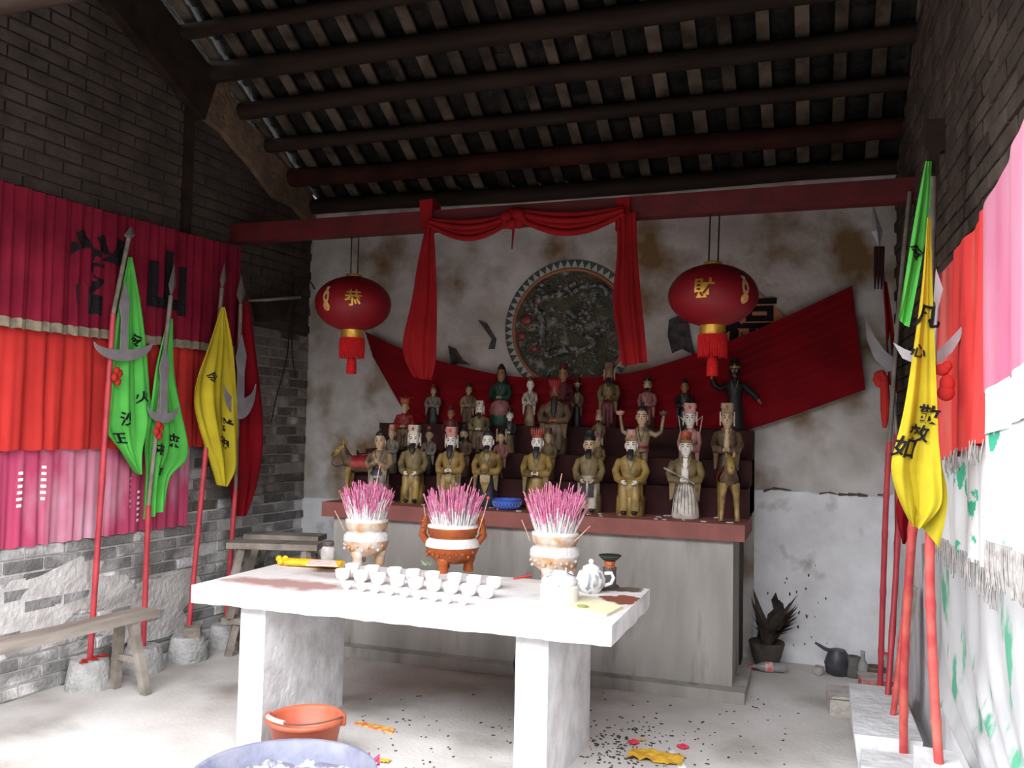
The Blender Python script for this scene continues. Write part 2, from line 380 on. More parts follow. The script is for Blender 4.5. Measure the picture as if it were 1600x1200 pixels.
# ------------------------------------------------------------------ red tie beam
yb, zb = -.983, 2.93
mb = MB(); A = V((-.12, yb, zb+.065)); B = V((4.70, yb, zb+.075)); mb.bar(A, B, .10, .135)
tag(mb.build('tie_beam', redpaint), 'long dark red painted beam spanning the room in front of the back wall', 'beam')
mb = MB(); mb.prism([V((.0, -.015, 3.15)), V((4.6, -.015, 3.20)), V((4.6, -.015, 3.30)), V((2.2, -.015, 3.27)), V((.0, -.015, 3.22))], (0, .015, 0)); mb.build('white_render_strip', mat('pale_render', (.66, .64, .61), (.45, .42, .38), 9, .9, bump=.5), wall_back)

# ------------------------------------------------------------------ altar and table
ZA, YA, XA0, XA1 = 1.037, -1.056, .83, 3.71
al = thing('altar', 'long grey masonry altar with an oxide red top slab and dark stepped tiers', 'altar', (2.27, -.5, 0))
mb = MB(); mb.box((2.27, -.77, .465), (2.74, .47, .93)); mb.build('front_block', concrete, al)
mb = MB(); mb.box((2.27, -.28, .465), (2.72, .50, .93)); mb.build('rear_block', mat('dark_masonry', (.07, .055, .05), (.12, .10, .09), 6, .95, bump=.6), al)  # rear masonry darker than the front block
mb = MB(); mb.box((2.27, -.80, .035), (2.90, .62, .07)); mb.build('plinth', concrete, al)
mb = MB(); mb.box((2.27, YA+.33, ZA-.05), (XA1-XA0, .66, .10)); mb.build('top_slab', [slabred], al)
TIER = [(ZA, -.80), (1.225, -.585), (1.40, -.37), (1.60, -.155)]
for i, (z, y0, y1) in enumerate(((1.225, -.69, -.47), (1.40, -.47, -.25), (1.60, -.25, -.03))):
    mb = MB(); mb.box((2.27, (y0+y1)/2 if i == 2 else (y0-.03)/2, (z+ZA)/2), (2.86, (y1-y0) if i == 2 else -y0-.03, z-ZA)); mb.build('tier', tierred, al)
dust = MB()
for k in range(46):
    x = random.uniform(.95, 3.65); dust.box((x, random.uniform(-1.03, -.72), ZA+.004), (random.uniform(.01, .05), random.uniform(.008, .03), .006), Matrix.Rotation(random.uniform(0, 3), 3, 'Z'))
dust.build('crumbs', mat('pale_crumbs', (.45, .41, .36)), al, kind='stuff')

ZT = .7815
tb = thing('offering_table', 'heavy whitewashed concrete table dusted with ash in front of the altar', 'table', (2.25, -2.4, 0))
x0, x1, y0, y1 = 1.198, 3.306, -2.846, -1.948
def ttop(s, t):
    return V((lerp(x0, x1, s), lerp(y0, y1, t), ZT))
# slab with an uneven lower edge
mb = MB(); NS = 48
def low(s): return ZT-.085-.008*noise.noise(V((s*14, 3, 0)))-.006*noise.noise(V((s*40, 1, 0)))
mb.grid(lambda s, t: V((lerp(x0, x1, s), y0, lerp(low(s), ZT, t))), NS, 3, False)
mb.grid(lambda s, t: V((lerp(x0, x1, s), y1, lerp(low(s), ZT, t))), NS, 3, False)
mb.grid(lambda s, t: V((x1, lerp(y0, y1, s), lerp(low(1)-.02*abs(noise.noise(V((s*9, 7, 0)))), ZT, t))), 12, 3, False)
mb.grid(lambda s, t: V((x0, lerp(y0, y1, s), lerp(low(0), ZT, t))), 12, 3, False)
mb.grid(lambda s, t: V((lerp(x0, x1, s), lerp(y0, y1, t), low(s))), NS, 6, False)
mb.cm = 1; mb.grid(lambda s, t: ttop(s, t), NS, 20, False)
# top: oxide red paint showing through grey dust at both ends, white ash elsewhere
tm = mat('ashy_table_top', (.74, .71, .69), (.66, .62, .60), 9, .9, bump=.2, bscale=60)
nt = tm.node_tree; N, L = nt.nodes, nt.links; b = N['Principled BSDF']; old = b.inputs['Base Color'].links[0].from_socket
def spot(cx, cy, rx, ry, nz, col, prev, soft=.35):
    geo = N.new('ShaderNodeNewGeometry'); mp = N.new('ShaderNodeMapping'); mp.inputs['Location'].default_value = (-cx/rx, -cy/ry, 0); mp.inputs['Scale'].default_value = (1/rx, 1/ry, 0)
    L.new(geo.outputs['Position'], mp.inputs[0]); le = N.new('ShaderNodeVectorMath'); le.operation = 'LENGTH'; L.new(mp.outputs[0], le.inputs[0])
    n = N.new('ShaderNodeTexNoise'); n.inputs['Scale'].default_value = nz; n.inputs['Detail'].default_value = 6; L.new(geo.outputs['Position'], n.inputs[0])
    ad = N.new('ShaderNodeMath'); ad.operation = 'MULTIPLY_ADD'; L.new(n.outputs['Fac'], ad.inputs[0]); ad.inputs[1].default_value = 1.6; L.new(le.outputs['Value'], ad.inputs[2])
    r = N.new('ShaderNodeMapRange'); r.inputs[1].default_value = 1.45; r.inputs[2].default_value = 1.45+soft; r.inputs[3].default_value = 1; r.inputs[4].default_value = 0; L.new(ad.outputs[0], r.inputs[0])
    x = N.new('ShaderNodeMix'); x.data_type = 'RGBA'; L.new(r.outputs[0], x.inputs[0]); L.new(prev, x.inputs[6]); x.inputs[7].default_value = tuple(col)+(1,); return x.outputs[2]
old = spot(1.60, -2.62, .34, .13, 7, (.40, .24, .22), old, .5)
old = spot(1.75, -2.30, .30, .12, 9, (.46, .40, .38), old, .5)
old = spot(3.22, -2.28, .13, .15, 10, (.24, .08, .05), old, .1)
old = spot(3.14, -2.02, .20, .12, 14, (.16, .12, .10), old, .1)
L.new(old, b.inputs['Base Color'])
mb.build('slab', [whitecon, tm], tb)
def leg(xl, xr):
    mb = MB(); yf, yk = y0+.07, y1-.06
    mb.box(((xl+xr)/2, (yf+yk)/2, (ZT-.08)/2), (xr-xl, yk-yf, ZT-.08)); return mb.build('leg', whitecon, tb)
pa = at(376, 968, 'y', y0+.07); pb_ = at(413, 968, 'y', y0+.07); leg(pa.x, pb_.x+.005)
pc = at(806, 1008, 'y', y0+.07); pd = at(857, 1010, 'y', y0+.07); leg(pc.x, pd.x)

# ------------------------------------------------------------------ hangings on the left wall
def wallcloth(wall, a0, a1, z0, z1, off, period, amp, jitter=.3, sag=0, topgather=False):
    n, q = (NL, ql) if wall == 'L' else (NR, qr)
    ph = random.uniform(0, 6)
    def S(s, t):
        a = lerp(a0, a1, s); x = a/period*2*math.pi
        k = math.sin(x+ph+1.3*math.sin(x*.31+ph))+.35*math.sin(x*2.3+1+.6*t)
        return q(a+.010*math.sin(x*.5)*t, lerp(z0, z1, t)-sag*math.sin(math.pi*s)*(1 if t < .5 else .4)+.004*math.sin(x)*t)+n*(off+amp*(k*(.55+.45*t)+.6*noise.noise(V((a*6, t*2, ph)))))
    return S
def a_of(u, v, pl): 
    p = hit(u, v, pl); return (p-pl[0]).dot(DL if pl[1] == NL else DR), p.z
aL = 4.2
av, zv = a_of(367, 388, PL(.06)); _, zvb = a_of(0, 497, PL(.06))
cur = thing('red_valance', 'maroon gathered valance with black brush characters and olive fringe on left wall', 'curtain', ql(2.4, zvb)+NL*.06)
S = wallcloth('L', aL, av, zv, zvb, .122, .085, .014, sag=.02)
cloth(S, 320, 14, .004, NL).build('valance_cloth', maroon, cur)
cloth(lambda s, t: S(s, 1)+NL*.004+V((0, 0, -.055*t+.012)), 320, 2, .004, NL).build('olive_fringe', olive, cur)
let = MB()
for ch, u, v, hpx in (('祥', 146, 425, 118), ('山', 254, 440, 92)):
    a, z = a_of(u, v, PL(.08)); h = hpx*(hit(u, v, PL(.08))-CAM).length/FPX
    write(let, ch, S, (a-aL)/(av-aL), (z-zv)/(zvb-zv), h*.85/abs(av-aL), h/abs(zvb-zv), NL, lift=.010)
let.build('brush_lettering', ink, cur)
am, zm = a_of(330, 560, PL(.05)); _, zmb = a_of(0, 704, PL(.05))
cur = thing('red_curtain', 'bright red pleated curtain hanging below the maroon valance on left wall', 'curtain', ql(2.4, zmb)+NL*.05)
S = wallcloth('L', aL, am, zvb+.10, zmb, .074, .15, .015)
cloth(S, 220, 12, .004, NL).build('curtain_cloth', redcl, cur)
ap, zp = a_of(294, 825, PL(.05)); zpb = .855
cur = thing('pink_curtain', 'faded pink pleated curtain, lowest of the hangings on left wall', 'curtain', ql(2.4, zpb)+NL*.05)
S = wallcloth('L', aL, ap, zmb+.06, zpb, .034, .11, .009)
cloth(S, 260, 12, .004, NL).build('curtain_cloth', pinkcl, cur)
for u, v in ((33, 765), (70, 755), (205, 770), (218, 790)):
    let = MB(); a, z = a_of(u, v, PL(.05)); s0 = (a-aL)/(ap-aL); t0 = (z-zmb-.06)/(zpb-zmb-.06)
    for k in range(6):
        dt = .028; tt = t0+(k-2.5)*.06; w_ = random.uniform(.008, .013)
        let.grid(lambda s, t: S(s0+(s-.5)*w_, tt+(t-.5)*dt)+NL*.006, 4, 2)
    let.build('peeling_print', mat('silver_print', (.75, .70, .72)), cur)

# ------------------------------------------------------------------ hangings on the right wall
floral = mat('floral_cloth', (.62, .62, .61), (.52, .51, .51), 5, .85, c3=(.05, .34, .20), s3=7, lo3=.60, hi3=.62)
floral2 = mat('floral_cloth_grey', (.52, .52, .52), (.40, .40, .41), 4, .85, c3=(.10, .33, .21), s3=5, lo3=.58, hi3=.63, stretch=(1, 1, .5))
pinkr = mat('rose_cloth', (.45, .12, .20), (.52, .24, .31), 3, .85, stretch=(1, 1, .3))
tassel = mat('grey_fringe', (.42, .39, .37), (.26, .24, .23), 40, .9)
redr = mat('bright_red_cloth', (.62, .05, .045), (.68, .20, .16), 4, .85, lo=.5, hi=.75, stretch=(1, 1, .3))
def fold_fn(period, amp, ph=0, grow=.5): return lambda s, t: amp*(math.sin(s*period+ph+.8*math.sin(s*period*.37))+.4*math.sin(s*period*2.2+t))*(1-grow+grow*t)
def rcloth(name, lab, Lp, Rp, off, m, nf, amp, fringe=None, extra=None):
    cur = thing(name, lab, 'curtain', hit(*Lp[-1], PR(off)))
    S = pixcloth(Lp, Rp, PR(off), fold_fn(nf, amp)); cloth(S, 90, 16, .004, NR).build('curtain_cloth', m, cur)
    if fringe:
        mb = MB()
        for k in range(fringe[1]):
            s = (k+random.random()*.6)/fringe[1]; p = S(min(s, 1), 1); e = p+V((random.uniform(-.01, .01), random.uniform(-.012, .012), -fringe[0]*random.uniform(.8, 1.1)))
            mb.tube([p+V((0, 0, .012))+NR*.004, (p+e)/2+NR*.006, e+NR*.004], [.0022, .003, .002], 4, False)
        mb.build('fringe', tassel, cur, kind='stuff')
    return cur, S
rcloth('lower_floral_curtain', 'pale corrugated curtain with green bamboo leaves reaching the floor, right wall', [(1440, 850), (1442, 930), (1447, 1010), (1465, 1090), (1500, 1165), (1540, 1240)], [(1790, 800), (1790, 900), (1790, 1000), (1790, 1100), (1790, 1250), (1790, 1420)], .045, floral2, 70, .012)
rcloth('middle_floral_curtain', 'white flowered curtain strip with grey fringe below the red curtain, right wall', [(1462, 700), (1462, 760), (1464, 800), (1468, 840)], [(1560, 690), (1560, 760), (1560, 840), (1560, 905)], .075, floral, 26, .012, (.10, 60))
rcloth('plain_red_curtain', 'faded bright red curtain panel between the yellow flag and rose curtain', [(1462, 440), (1462, 520), (1464, 620), (1468, 722)], [(1548, 315), (1546, 450), (1543, 560), (1540, 690)], .10, redr, 17, .018, (.06, 40))
c, S = rcloth('rose_curtain', 'rose pink curtain with white flowered lower half at right edge', [(1536, 330), (1537, 430), (1538, 530), (1540, 618)], [(1760, -150), (1760, 100), (1760, 300), (1760, 470)], .13, pinkr, 30, .012)
S2 = pixcloth([(1539, 612), (1541, 690), (1543, 770), (1545, 850)], [(1760, 455), (1760, 640), (1760, 800), (1760, 930)], PR(.135), fold_fn(30, .012, 0))
cloth(S2, 90, 14, .004, NR).build('flowered_half', floral, c)
S3 = pixcloth([(1539, 612), (1541, 640), (1542, 680)], [(1760, 455), (1760, 520), (1760, 590)], PR(.140), fold_fn(30, .012, 0))
cloth(S3, 90, 6, .003, NR).build('blue_band', mat('pale_blue_band', (.50, .60, .63), (.62, .66, .67), 12, .85, stretch=(1, 1, .2)), c)
mb = MB()
for k in range(150):
    p = S2(k/150, 1); e = p+V((0, random.uniform(-.012, .012), -.12*random.uniform(.8, 1.1))); mb.tube([p+V((0, 0, .012))+NR*.004, (p+e)/2+NR*.006, e], [.002, .003, .002], 4, False)
mb.build('fringe', tassel, c, kind='stuff')

# ------------------------------------------------------------------ red swag on the back wall and cloth over the beam
def fold_swag(s, t): return .05+.016*math.sin(t*38+2.0*math.sin(s*3))+.03*math.sin(math.pi*s)+.008*math.sin(t*80+s*9)
# run left to right: s along the length, t across
topE = [(572, 518), (635, 548), (720, 572), (800, 588), (890, 590), (985, 583), (1090, 552), (1200, 508), (1331, 447)]
botE = [(585, 560), (668, 690), (740, 705), (820, 705), (900, 705), (990, 700), (1090, 690), (1200, 662), (1352, 609)]
def Sw(s, t):
    a = poly(topE, s); b = poly(botE, s); p = hit(lerp(a[0], b[0], t), lerp(a[1], b[1], t), PB(-.062)); p.z = max(p.z, 1.607) if .8 < p.x < 3.72 else p.z; return p+V((0, -1, 0))*(.012+.012*(1+math.sin(t*30+2*math.sin(s*3)))*math.sin(math.pi*min(1, .08+s*.95))+.004*(1+math.sin(t*75+s*9)))
tag(cloth(Sw, 110, 44, .003, V((0, -1, 0))).build('wall_swag', darkred), 'wide deep red cloth pinned across the back wall behind the statues', 'cloth')
bc = thing('beam_drape', 'red cloth knotted over the beam with two long hanging ends', 'cloth', at(800, 345, 'y', yb-.08))
YD = yb-.075
def drape(Lp, Rp, nf, amp, nm, m):
    S = pixcloth(Lp, Rp, PB(YD-.02), lambda s, t: amp*math.sin(s*nf+1.5*t)+amp*.5*math.sin(s*nf*2.1)); cloth(S, 26, 30, .006, V((0, -1, 0))).build(nm, m, bc)
dred = mat('drape_red', (.27, .009, .011), (.20, .007, .009), 4, .8)
drape([(668, 345), (655, 400), (644, 470), (631, 530), (634, 562), (648, 590)], [(677, 345), (680, 400), (682, 470), (681, 530), (679, 570), (672, 594)], 9, .013, 'hanging_end', dred)
drape([(964, 335), (964, 400), (958, 470), (966, 530), (972, 572)], [(994, 332), (996, 400), (1002, 470), (1008, 530), (1011, 566)], 10, .014, 'hanging_end', dred)
def sag(Pa, Pb_, dip, r, nm):
    mb = MB()
    for k in range(4):
        pts = []
        for i in range(13):
            t = i/12; u, v = lerp(Pa[0], Pb_[0], t), lerp(Pa[1], Pb_[1], t)+dip*math.sin(math.pi*t)*(.35+.25*k)-3+3*k
            pts.append(at(u, v, 'y', YD-.012*(k % 2)-.012))
        mb.tube(pts, [r*(.6+.4*math.sin(math.pi*min(1, max(0, (i/12)*.8+.1)))) for i in range(13)], 8)
    mb.build(nm, dred, bc)
sag((672, 346), (800, 338), 22, .020, 'swag_fold'); sag((800, 330), (975, 328), 26, .022, 'swag_fold')
mb = MB(); c0 = at(803, 342, 'y', YD-.03)
for k in range(7):
    a = k*.9; mb.ell(c0+V((.05*math.cos(a), -.015*(k % 2), .035*math.sin(a))), (.045, .03, .04), 10, 6)
mb.tube([c0, c0+V((.0, -.01, -.10)), c0+V((-.008, -.005, -.2))], [.012, .008, .004], 6); mb.build('knot', dred, bc)
for u in (672, 976):
    p = at(u, 338, 'y', yb); mb = MB(); mb.box(p+V((0, 0, .0)), (.09, .155, .20), jit=.006); mb.build('wrap', dred, bc)

# ------------------------------------------------------------------ lanterns
def lantern(u, v, rpx, rzpx, vstr, ch, lab, dec_side):
    c = at(u, v, 'y', -.985); dist = (c-CAM).dot(_f); R = rpx*dist/FPX; RZ = rzpx*dist/FPX
    t = thing('red_lantern', lab, 'lantern', c-V((0, 0, RZ)))
    mb = MB(); prof = [(math.sin(x)*RZ, max(.05, math.cos(x)*R), max(.05, math.cos(x)*R)) for x in [(-.46+i*.92/14)*math.pi for i in range(15)]]
    mb.rings(prof, 48, c, True, fold=lambda a, z: .012*abs(math.sin(a*12))-.008); mb.build('silk_body', lanternm, t)
    mb = MB(); mb.lathe([(.03, RZ*.96), (.055, RZ*.97), (.055, RZ*1.07), (.03, RZ*1.08)], 20, c, True); mb.build('top_cap', gold, t)
    mb = MB(); mb.lathe([(.075, -RZ*1.02-.055), (.08, -RZ*1.02-.03), (.078, -RZ*.9)], 24, c, True); mb.build('gold_collar', gold, t)
    mb = MB()
    for k in range(70):
        a = 2*math.pi*k/70; p = c+V((.084*math.cos(a), .084*math.sin(a), -RZ*1.02-.045)); mb.tube([p, p+V((.004*math.cos(a), .004*math.sin(a), -.07)), p+V((random.uniform(-.004, .004), 0, -.135-random.uniform(0, .012)))], [.0045, .0045, .003], 5, False)
    mb.build('fringe', fringered, t, kind='stuff')
    mb = MB(); zt = -RZ*1.02-.16
    mb.tube([c+V((0, 0, zt+.10)), c+V((0, 0, zt))], .006, 6); mb.rings([(zt-.14, .036, .036), (zt-.05, .034, .034), (zt-.015, .022, .022), (zt, .012, .012)], 16, c, fold=lambda a, z: .06*math.sin(a*8)); mb.build('tassel', fringered, t)
    top = at(u+3, vstr, 'y', -.985)
    for dx in (-.028, .028):
        mb = MB(); mb.tube([V((top.x+dx, -.985, zb+.01)), c+V((dx, 0, RZ*1.06))], .005, 6); mb.build('hanging_string', cord, t)
    yaw0 = math.atan2(CAM.y-c.y, CAM.x-c.x)
    def on(lon, lat, k=1.012): return c+V((math.cos(lat)*R*k*math.cos(yaw0+lon), math.cos(lat)*R*k*math.sin(yaw0+lon), math.sin(lat)*RZ*k))
    mb = MB(); vs, fs = glyph(ch); mb.add([on(x*.46+(.0 if dec_side < 0 else -.20), y*.62+.05, 1.02) for x, y in vs], fs); mb.build('gold_character', gold, t)
    d = MB(); skin = mat('print_skin', (.75, .55, .45)); robe = mat('print_robe', (.65, .25, .10), (.75, .55, .20), 60)
    l0 = .75*dec_side
    def disc(cx, cy, rx, ry): d.grid(lambda s, q: on(l0+cx+rx*q*math.cos(s*2*math.pi), cy+ry*q*math.sin(s*2*math.pi), 1.02), 14, 2)
    disc(0, .42, .06, .1); d.cm = 1; disc(0, .1, .10, .25); disc(0, -.25, .11, .16); d.cm = 2; disc(0, .52, .06, .06); disc(.0, .08, .04, .1)
    d.build('printed_figure', [skin, robe, mat('print_dark', (.06, .03, .04))], t)
lantern(552, 475, 59, 43, 372, '恭', 'red lantern with gold character hanging left, nearer the brick wall', -1)
lantern(1114, 462, 69, 49, 340, '財', 'larger looking red lantern with gold character hanging right of the altar', 1)

# ------------------------------------------------------------------ round glazed dragon relief in the back wall
c0 = at(891, 513, 'y', -.01); RR = .53
rel = thing('round_relief', 'round dark glazed relief with checkered rim set in the back wall', 'relief', c0-V((0, 0, RR)))
def dp(r, a, y=-.02): return V((c0.x+r*math.cos(a), y, c0.z+r*math.sin(a)))
mb = MB(); NA = 56
for k in range(NA):
    a, b = 2*math.pi*k/NA, 2*math.pi*(k+1)/NA; mb.cm = 0
    A, B, C_, D_ = dp(RR, a, -.012), dp(RR, b, -.012), dp(RR-.06, b, -.016), dp(RR-.06, a, -.016); m_ = dp(RR, (a+b)/2, -.012)
    mb.add([D_, m_, C_], [(0, 1, 2)]); mb.cm = 1; mb.add([A, m_, D_], [(0, 1, 2)]); mb.add([m_, B, C_], [(0, 1, 2)])
mb.build('checkered_rim', [mat('rim_pale', (.42, .44, .40), rough=.5), mat('rim_dark', (.05, .07, .06), rough=.5)], rel)
mb = MB(); mb.tube([dp(RR-.075, 2*math.pi*k/NA, -.02) for k in range(NA+1)], .014, 6, False); mb.build('orange_ring', mat('orange_glaze', (.35, .12, .05), rough=.4), rel)
reliefm = mat('relief_glaze', (.045, .05, .035), (.10, .085, .05), 6, .22, bump=1, bscale=60, c3=(.32, .31, .29), s3=9, lo3=.54, hi3=.68)
mb = MB(); mb.grid(lambda s, t: dp((RR-.08)*t, s*2*math.pi, -.02-.02*max(0, noise.noise(V((9*t*math.cos(s*6.283), 9*t*math.sin(s*6.283), 2))))*(1-t**6)-.012*abs(noise.noise(V((30*t*math.cos(s*6.283), 30*t*math.sin(s*6.283), 5))))), 90, 34); mb.build('relief_ground', reliefm, rel)
silver = mat('silver_glaze', (.34, .33, .31), (.06, .06, .05), 30, .22, bump=1, bscale=110, lo=.42, hi=.58)
mb = MB(); pts = []
for i in range(110):
    t = i/109; a = .6+t*7.4; r = .34-.24*t+.06*math.sin(t*31); pts.append(dp(min(.39, r), a, -.042-.012*math.sin(t*40))+V((.02*math.sin(t*47), 0, .02*math.cos(t*39))))
mb.tube(pts, [.010+.017*math.sin(math.pi*min(1, .12+i/109*.9)) for i in range(110)], 8)
for i in range(2, 108, 2): mb.ell(pts[i]+V((.02*math.cos(i), -.018, .02*math.sin(i))), (.012, .010, .012), 6, 4)
mb.build('coiled_relief', silver, rel)
mb = MB(); random.seed(33)
for k in range(420):
    a = random.uniform(0, 6.283); r = .42*math.sqrt(random.random()); q = dp(r, a, -.030)
    if noise.noise(V((q.x*6, q.z*6, 3))) < -.12: continue
    z_ = random.uniform(.005, .014); mb.ell(q, (z_*random.uniform(.8, 2), .014, z_), 6, 4)
mb.build('cloud_relief', silver, rel, kind='stuff')
for u, v, r in ((822, 500, .05), (842, 472, .03), (815, 525, .04), (835, 545, .035), (855, 460, .025)):
    p = at(u, v, 'y', -.03); mb = MB(); mb.ell(p, (r, .02, r*.8), 8, 5); mb.build('glaze_boss', mat('red_glaze', (.25, .05, .04), rough=.3), rel)
# torn paper remnants
pp = MB(); q0 = at(1168, 505, 'y', -.02); h = .30
pp.prism([q0+V((h, 0, 0)), q0+V((0, 0, h)), q0+V((-h, 0, 0)), q0+V((0, 0, -h))], (0, .006, 0)); dm = tag(pp.build('paper_diamond', mat('orange_paper', (.48, .22, .11), (.40, .17, .09), 6, .9)), 'orange diamond paper with black brush strokes behind the right lantern', 'paper')
mb = MB(); vs, fs = glyph('福'); mb.add([q0+V((x*.40, -.004, y*.40)) for x, y in vs], fs); mb.build('brush_character', ink, dm)
for lab, pts in (('grey torn paper scrap left of the right lantern on back wall', [(1045, 500), (1062, 492), (1075, 500), (1080, 530), (1085, 555), (1065, 545), (1050, 552), (1043, 525)]), ('small black torn scrap left of the round relief', [(700, 540), (712, 545), (722, 562), (735, 570), (715, 568), (705, 572)]), ('thin black torn scrap beside the relief rim', [(747, 500), (760, 505), (775, 530), (772, 545), (763, 545), (768, 530)])):
    mb = MB(); mb.prism([at(u, v, 'y', -.016) for u, v in pts], (0, .012, 0)); tag(mb.build('torn_scrap', mat('dark_paper', (.10, .085, .09), (.04, .035, .035), 20, .9)), lab, 'paper')

# ------------------------------------------------------------------ unseen dark wall added behind the camera to block low sky light
mb = MB(); mb.box((2.3, -9.4, 2.0), (12, .3, 4.0)); mb.build('wall_sky_blocker', mat('sky_blocker_dark', (.12, .11, .10), (.08, .075, .07), 2, .9), kind='structure')

# ------------------------------------------------------------------ statues
def C(name, c, r=.5, k=.55, **kw): return mat('st_'+name, c, tuple(x*k for x in c), 18, r, bump=.12, bscale=60, c3=tuple(x*(.30 if k < .8 else .75) for x in c), s3=9, lo3=.54, hi3=.68, **kw)
CO = dict(gold=C('gold', (.34, .22, .065), .4), olive=C('olive', (.22, .16, .07), .5), brown=C('brown', (.16, .10, .055)), tan=C('tan', (.36, .25, .14)), cream=C('cream', (.60, .52, .42)), white=C('white', (.68, .63, .55)),
          black=C('black', (.022, .020, .022)), navy=C('navy', (.03, .032, .05)), red=C('red', (.34, .02, .02)), maroon=C('maroon', (.13, .02, .022)), pink=C('pink', (.42, .17, .16)), green=C('green', (.02, .075, .045)), orange=C('orange', (.48, .15, .05)), grey=C('grey', (.26, .22, .18)),
          pale=C('pale', (.74, .68, .60), .45, .9), skin=C('skin', (.52, .36, .22), .45, .9), dskin=C('dskin', (.36, .16, .07), .45, .9), rface=C('rface', (.24, .05, .03), .4), bface=C('bface', (.014, .012, .014), .35), hatred=C('hatred', (.45, .09, .05)), hatpink=C('hatpink', (.55, .28, .24)))
HEADP = ('head', 'eyes', 'mouth', 'hat', 'hat_band', 'hat_badge', 'hat_lappet', 'red_ball', 'hood', 'hair', 'crown', 'beard', 'plume', 'upright_bar')
def statue(u, vtop, tier, label, seat='sit', robe='gold', skirt=None, base='gold', face='pale', hat='round', hatc='hatred', arms='clasp', beard=None, hands=None, w=1., extra=(), name='temple_statue', rz=None, dy=0, group='carved statues on the altar'):
    z, y = TIER[tier]; y += dy
    p = at(u, 600, 'y', y); H = at(u, vtop, 'y', y).z-z
    rz = (math.atan2(CAM.x-p.x, -(CAM.y-p.y))*.45) if rz is None else rz
    t = thing(name, label, 'statue', (p.x, y, z), rz, group, local=True)
    skirt = skirt or robe; hands = hands or face
    def B(mb, nm, m, par=None):
        isH = nm in HEADP
        for q in mb.v:
            if isH: q.x *= H*.98; q.y = (q.y*1.10-.005)*H
            else: q.x *= H*w*.80; q.y *= H*.88
            q.z = (q.z if q.z < .30 or seat == 'legs' and q.z < .4 else (.30+(q.z-.30)*.93 if q.z < .70 else (.672+(q.z-.70)*1.093)))*H
        return mb.build(nm, CO[m] if isinstance(m, str) else m, par or t)
    ph = random.uniform(0, 6)
    fold = lambda a, zz: .035*math.sin(a*7+ph)*max(0, 1-zz/.5)
    # lower body and base
    mb = MB()
    if seat == 'sit':
        mb.rings([(0, .185, .165), (.02, .195, .175), (.20, .19, .172), (.235, .175, .16)], 24, e=2.6); B(mb, 'stump_base', base)
        mb = MB(); mb.rings([(.20, .165, .155, 0, -.01), (.27, .172, .165, 0, -.022), (.36, .168, .170, 0, -.03), (.42, .150, .140, 0, -.015), (.46, .13, .11)], 24, fold=fold); B(mb, 'lap_robe', skirt)
        for sx in (-1, 1):
            mb = MB(); mb.rings([(.06, .062, .05, sx*.075, -.155), (.18, .066, .055, sx*.078, -.150), (.32, .070, .062, sx*.08, -.135), (.40, .055, .055, sx*.08, -.11)], 12); B(mb, 'knee_fold', skirt)
        for sx in (-1, 1):
            mb = MB(); mb.ell((sx*.07, -.19, .045), (.042, .05, .025), 10, 5); B(mb, 'boot', 'black' if base != 'black' else 'gold')
    elif seat == 'stand':
        mb.rings([(0, .165, .13), (.03, .175, .14), (.12, .165, .135), (.28, .15, .125), (.40, .14, .115), (.47, .125, .10)], 28, fold=fold); B(mb, 'skirt', skirt)
    elif seat == 'legs':
        for sx in (-1, 1):
            mb = MB(); mb.rings([(0, .05, .08, sx*.065, -.03), (.03, .045, .06, sx*.065, -.02), (.14, .045, .05, sx*.06), (.26, .055, .06, sx*.06, -.01), (.42, .065, .07, sx*.055, 0)], 12); B(mb, 'leg', skirt)
    elif seat == 'lotus':
        mb.rings([(0, .20, .17), (.10, .22, .19), (.17, .20, .18)], 24, e=2.4, fold=lambda a, zz: .05*abs(math.sin(a*7))); B(mb, 'lotus_base', base)
        mb = MB(); mb.rings([(.15, .20, .17, 0, -.02), (.24, .235, .19, 0, -.03), (.33, .20, .165, 0, -.02), (.42, .14, .11)], 24, fold=fold); B(mb, 'crossed_legs', skirt)
    # torso
    mb = MB(); mb.rings([(.40, .135, .112), (.48, .128, .10), (.57, .148, .104), (.64, .165, .100), (.685, .150, .088), (.715, .095, .07), (.735, .052, .052)], 24); B(mb, 'torso_robe', robe)
    # collar strips crossing on the chest
    col = {'gold': 'olive', 'black': 'grey', 'cream': 'brown', 'white': 'hatpink', 'red': 'maroon', 'maroon': 'red', 'green': 'black', 'brown': 'tan', 'olive': 'tan'}.get(robe, 'brown')
    for sx in (-1, 1):
        mb = MB(); mb.tube([(sx*.062, -.060, .725), (sx*.050, -.098, .66), (sx*.026, -.108, .60), (sx*.004, -.112, .53)], [.008, .009, .009, .007], 6); B(mb, 'collar', col)
    # arms
    A = {'clasp': ((.158, -.0, .655), (.205, -.04, .53), (.17, -.13, .455), (.055, -.185, .455)), 'knees': ((.158, 0, .655), (.205, -.03, .53), (.17, -.10, .44), (.095, -.195, .405)),
         'pray': ((.158, 0, .655), (.20, -.05, .54), (.13, -.13, .49), (.025, -.165, .56)), 'raised': ((.13, 0, .655), (.26, 0, .615), (.36, -.01, .66), (.40, -.02, .83)),
         'spread': ((.15, 0, .65), (.27, -.02, .57), (.36, -.06, .50), (.42, -.09, .44)), 'one_up': ((.15, 0, .65), (.27, -.02, .60), (.36, -.06, .66), (.40, -.09, .74))}
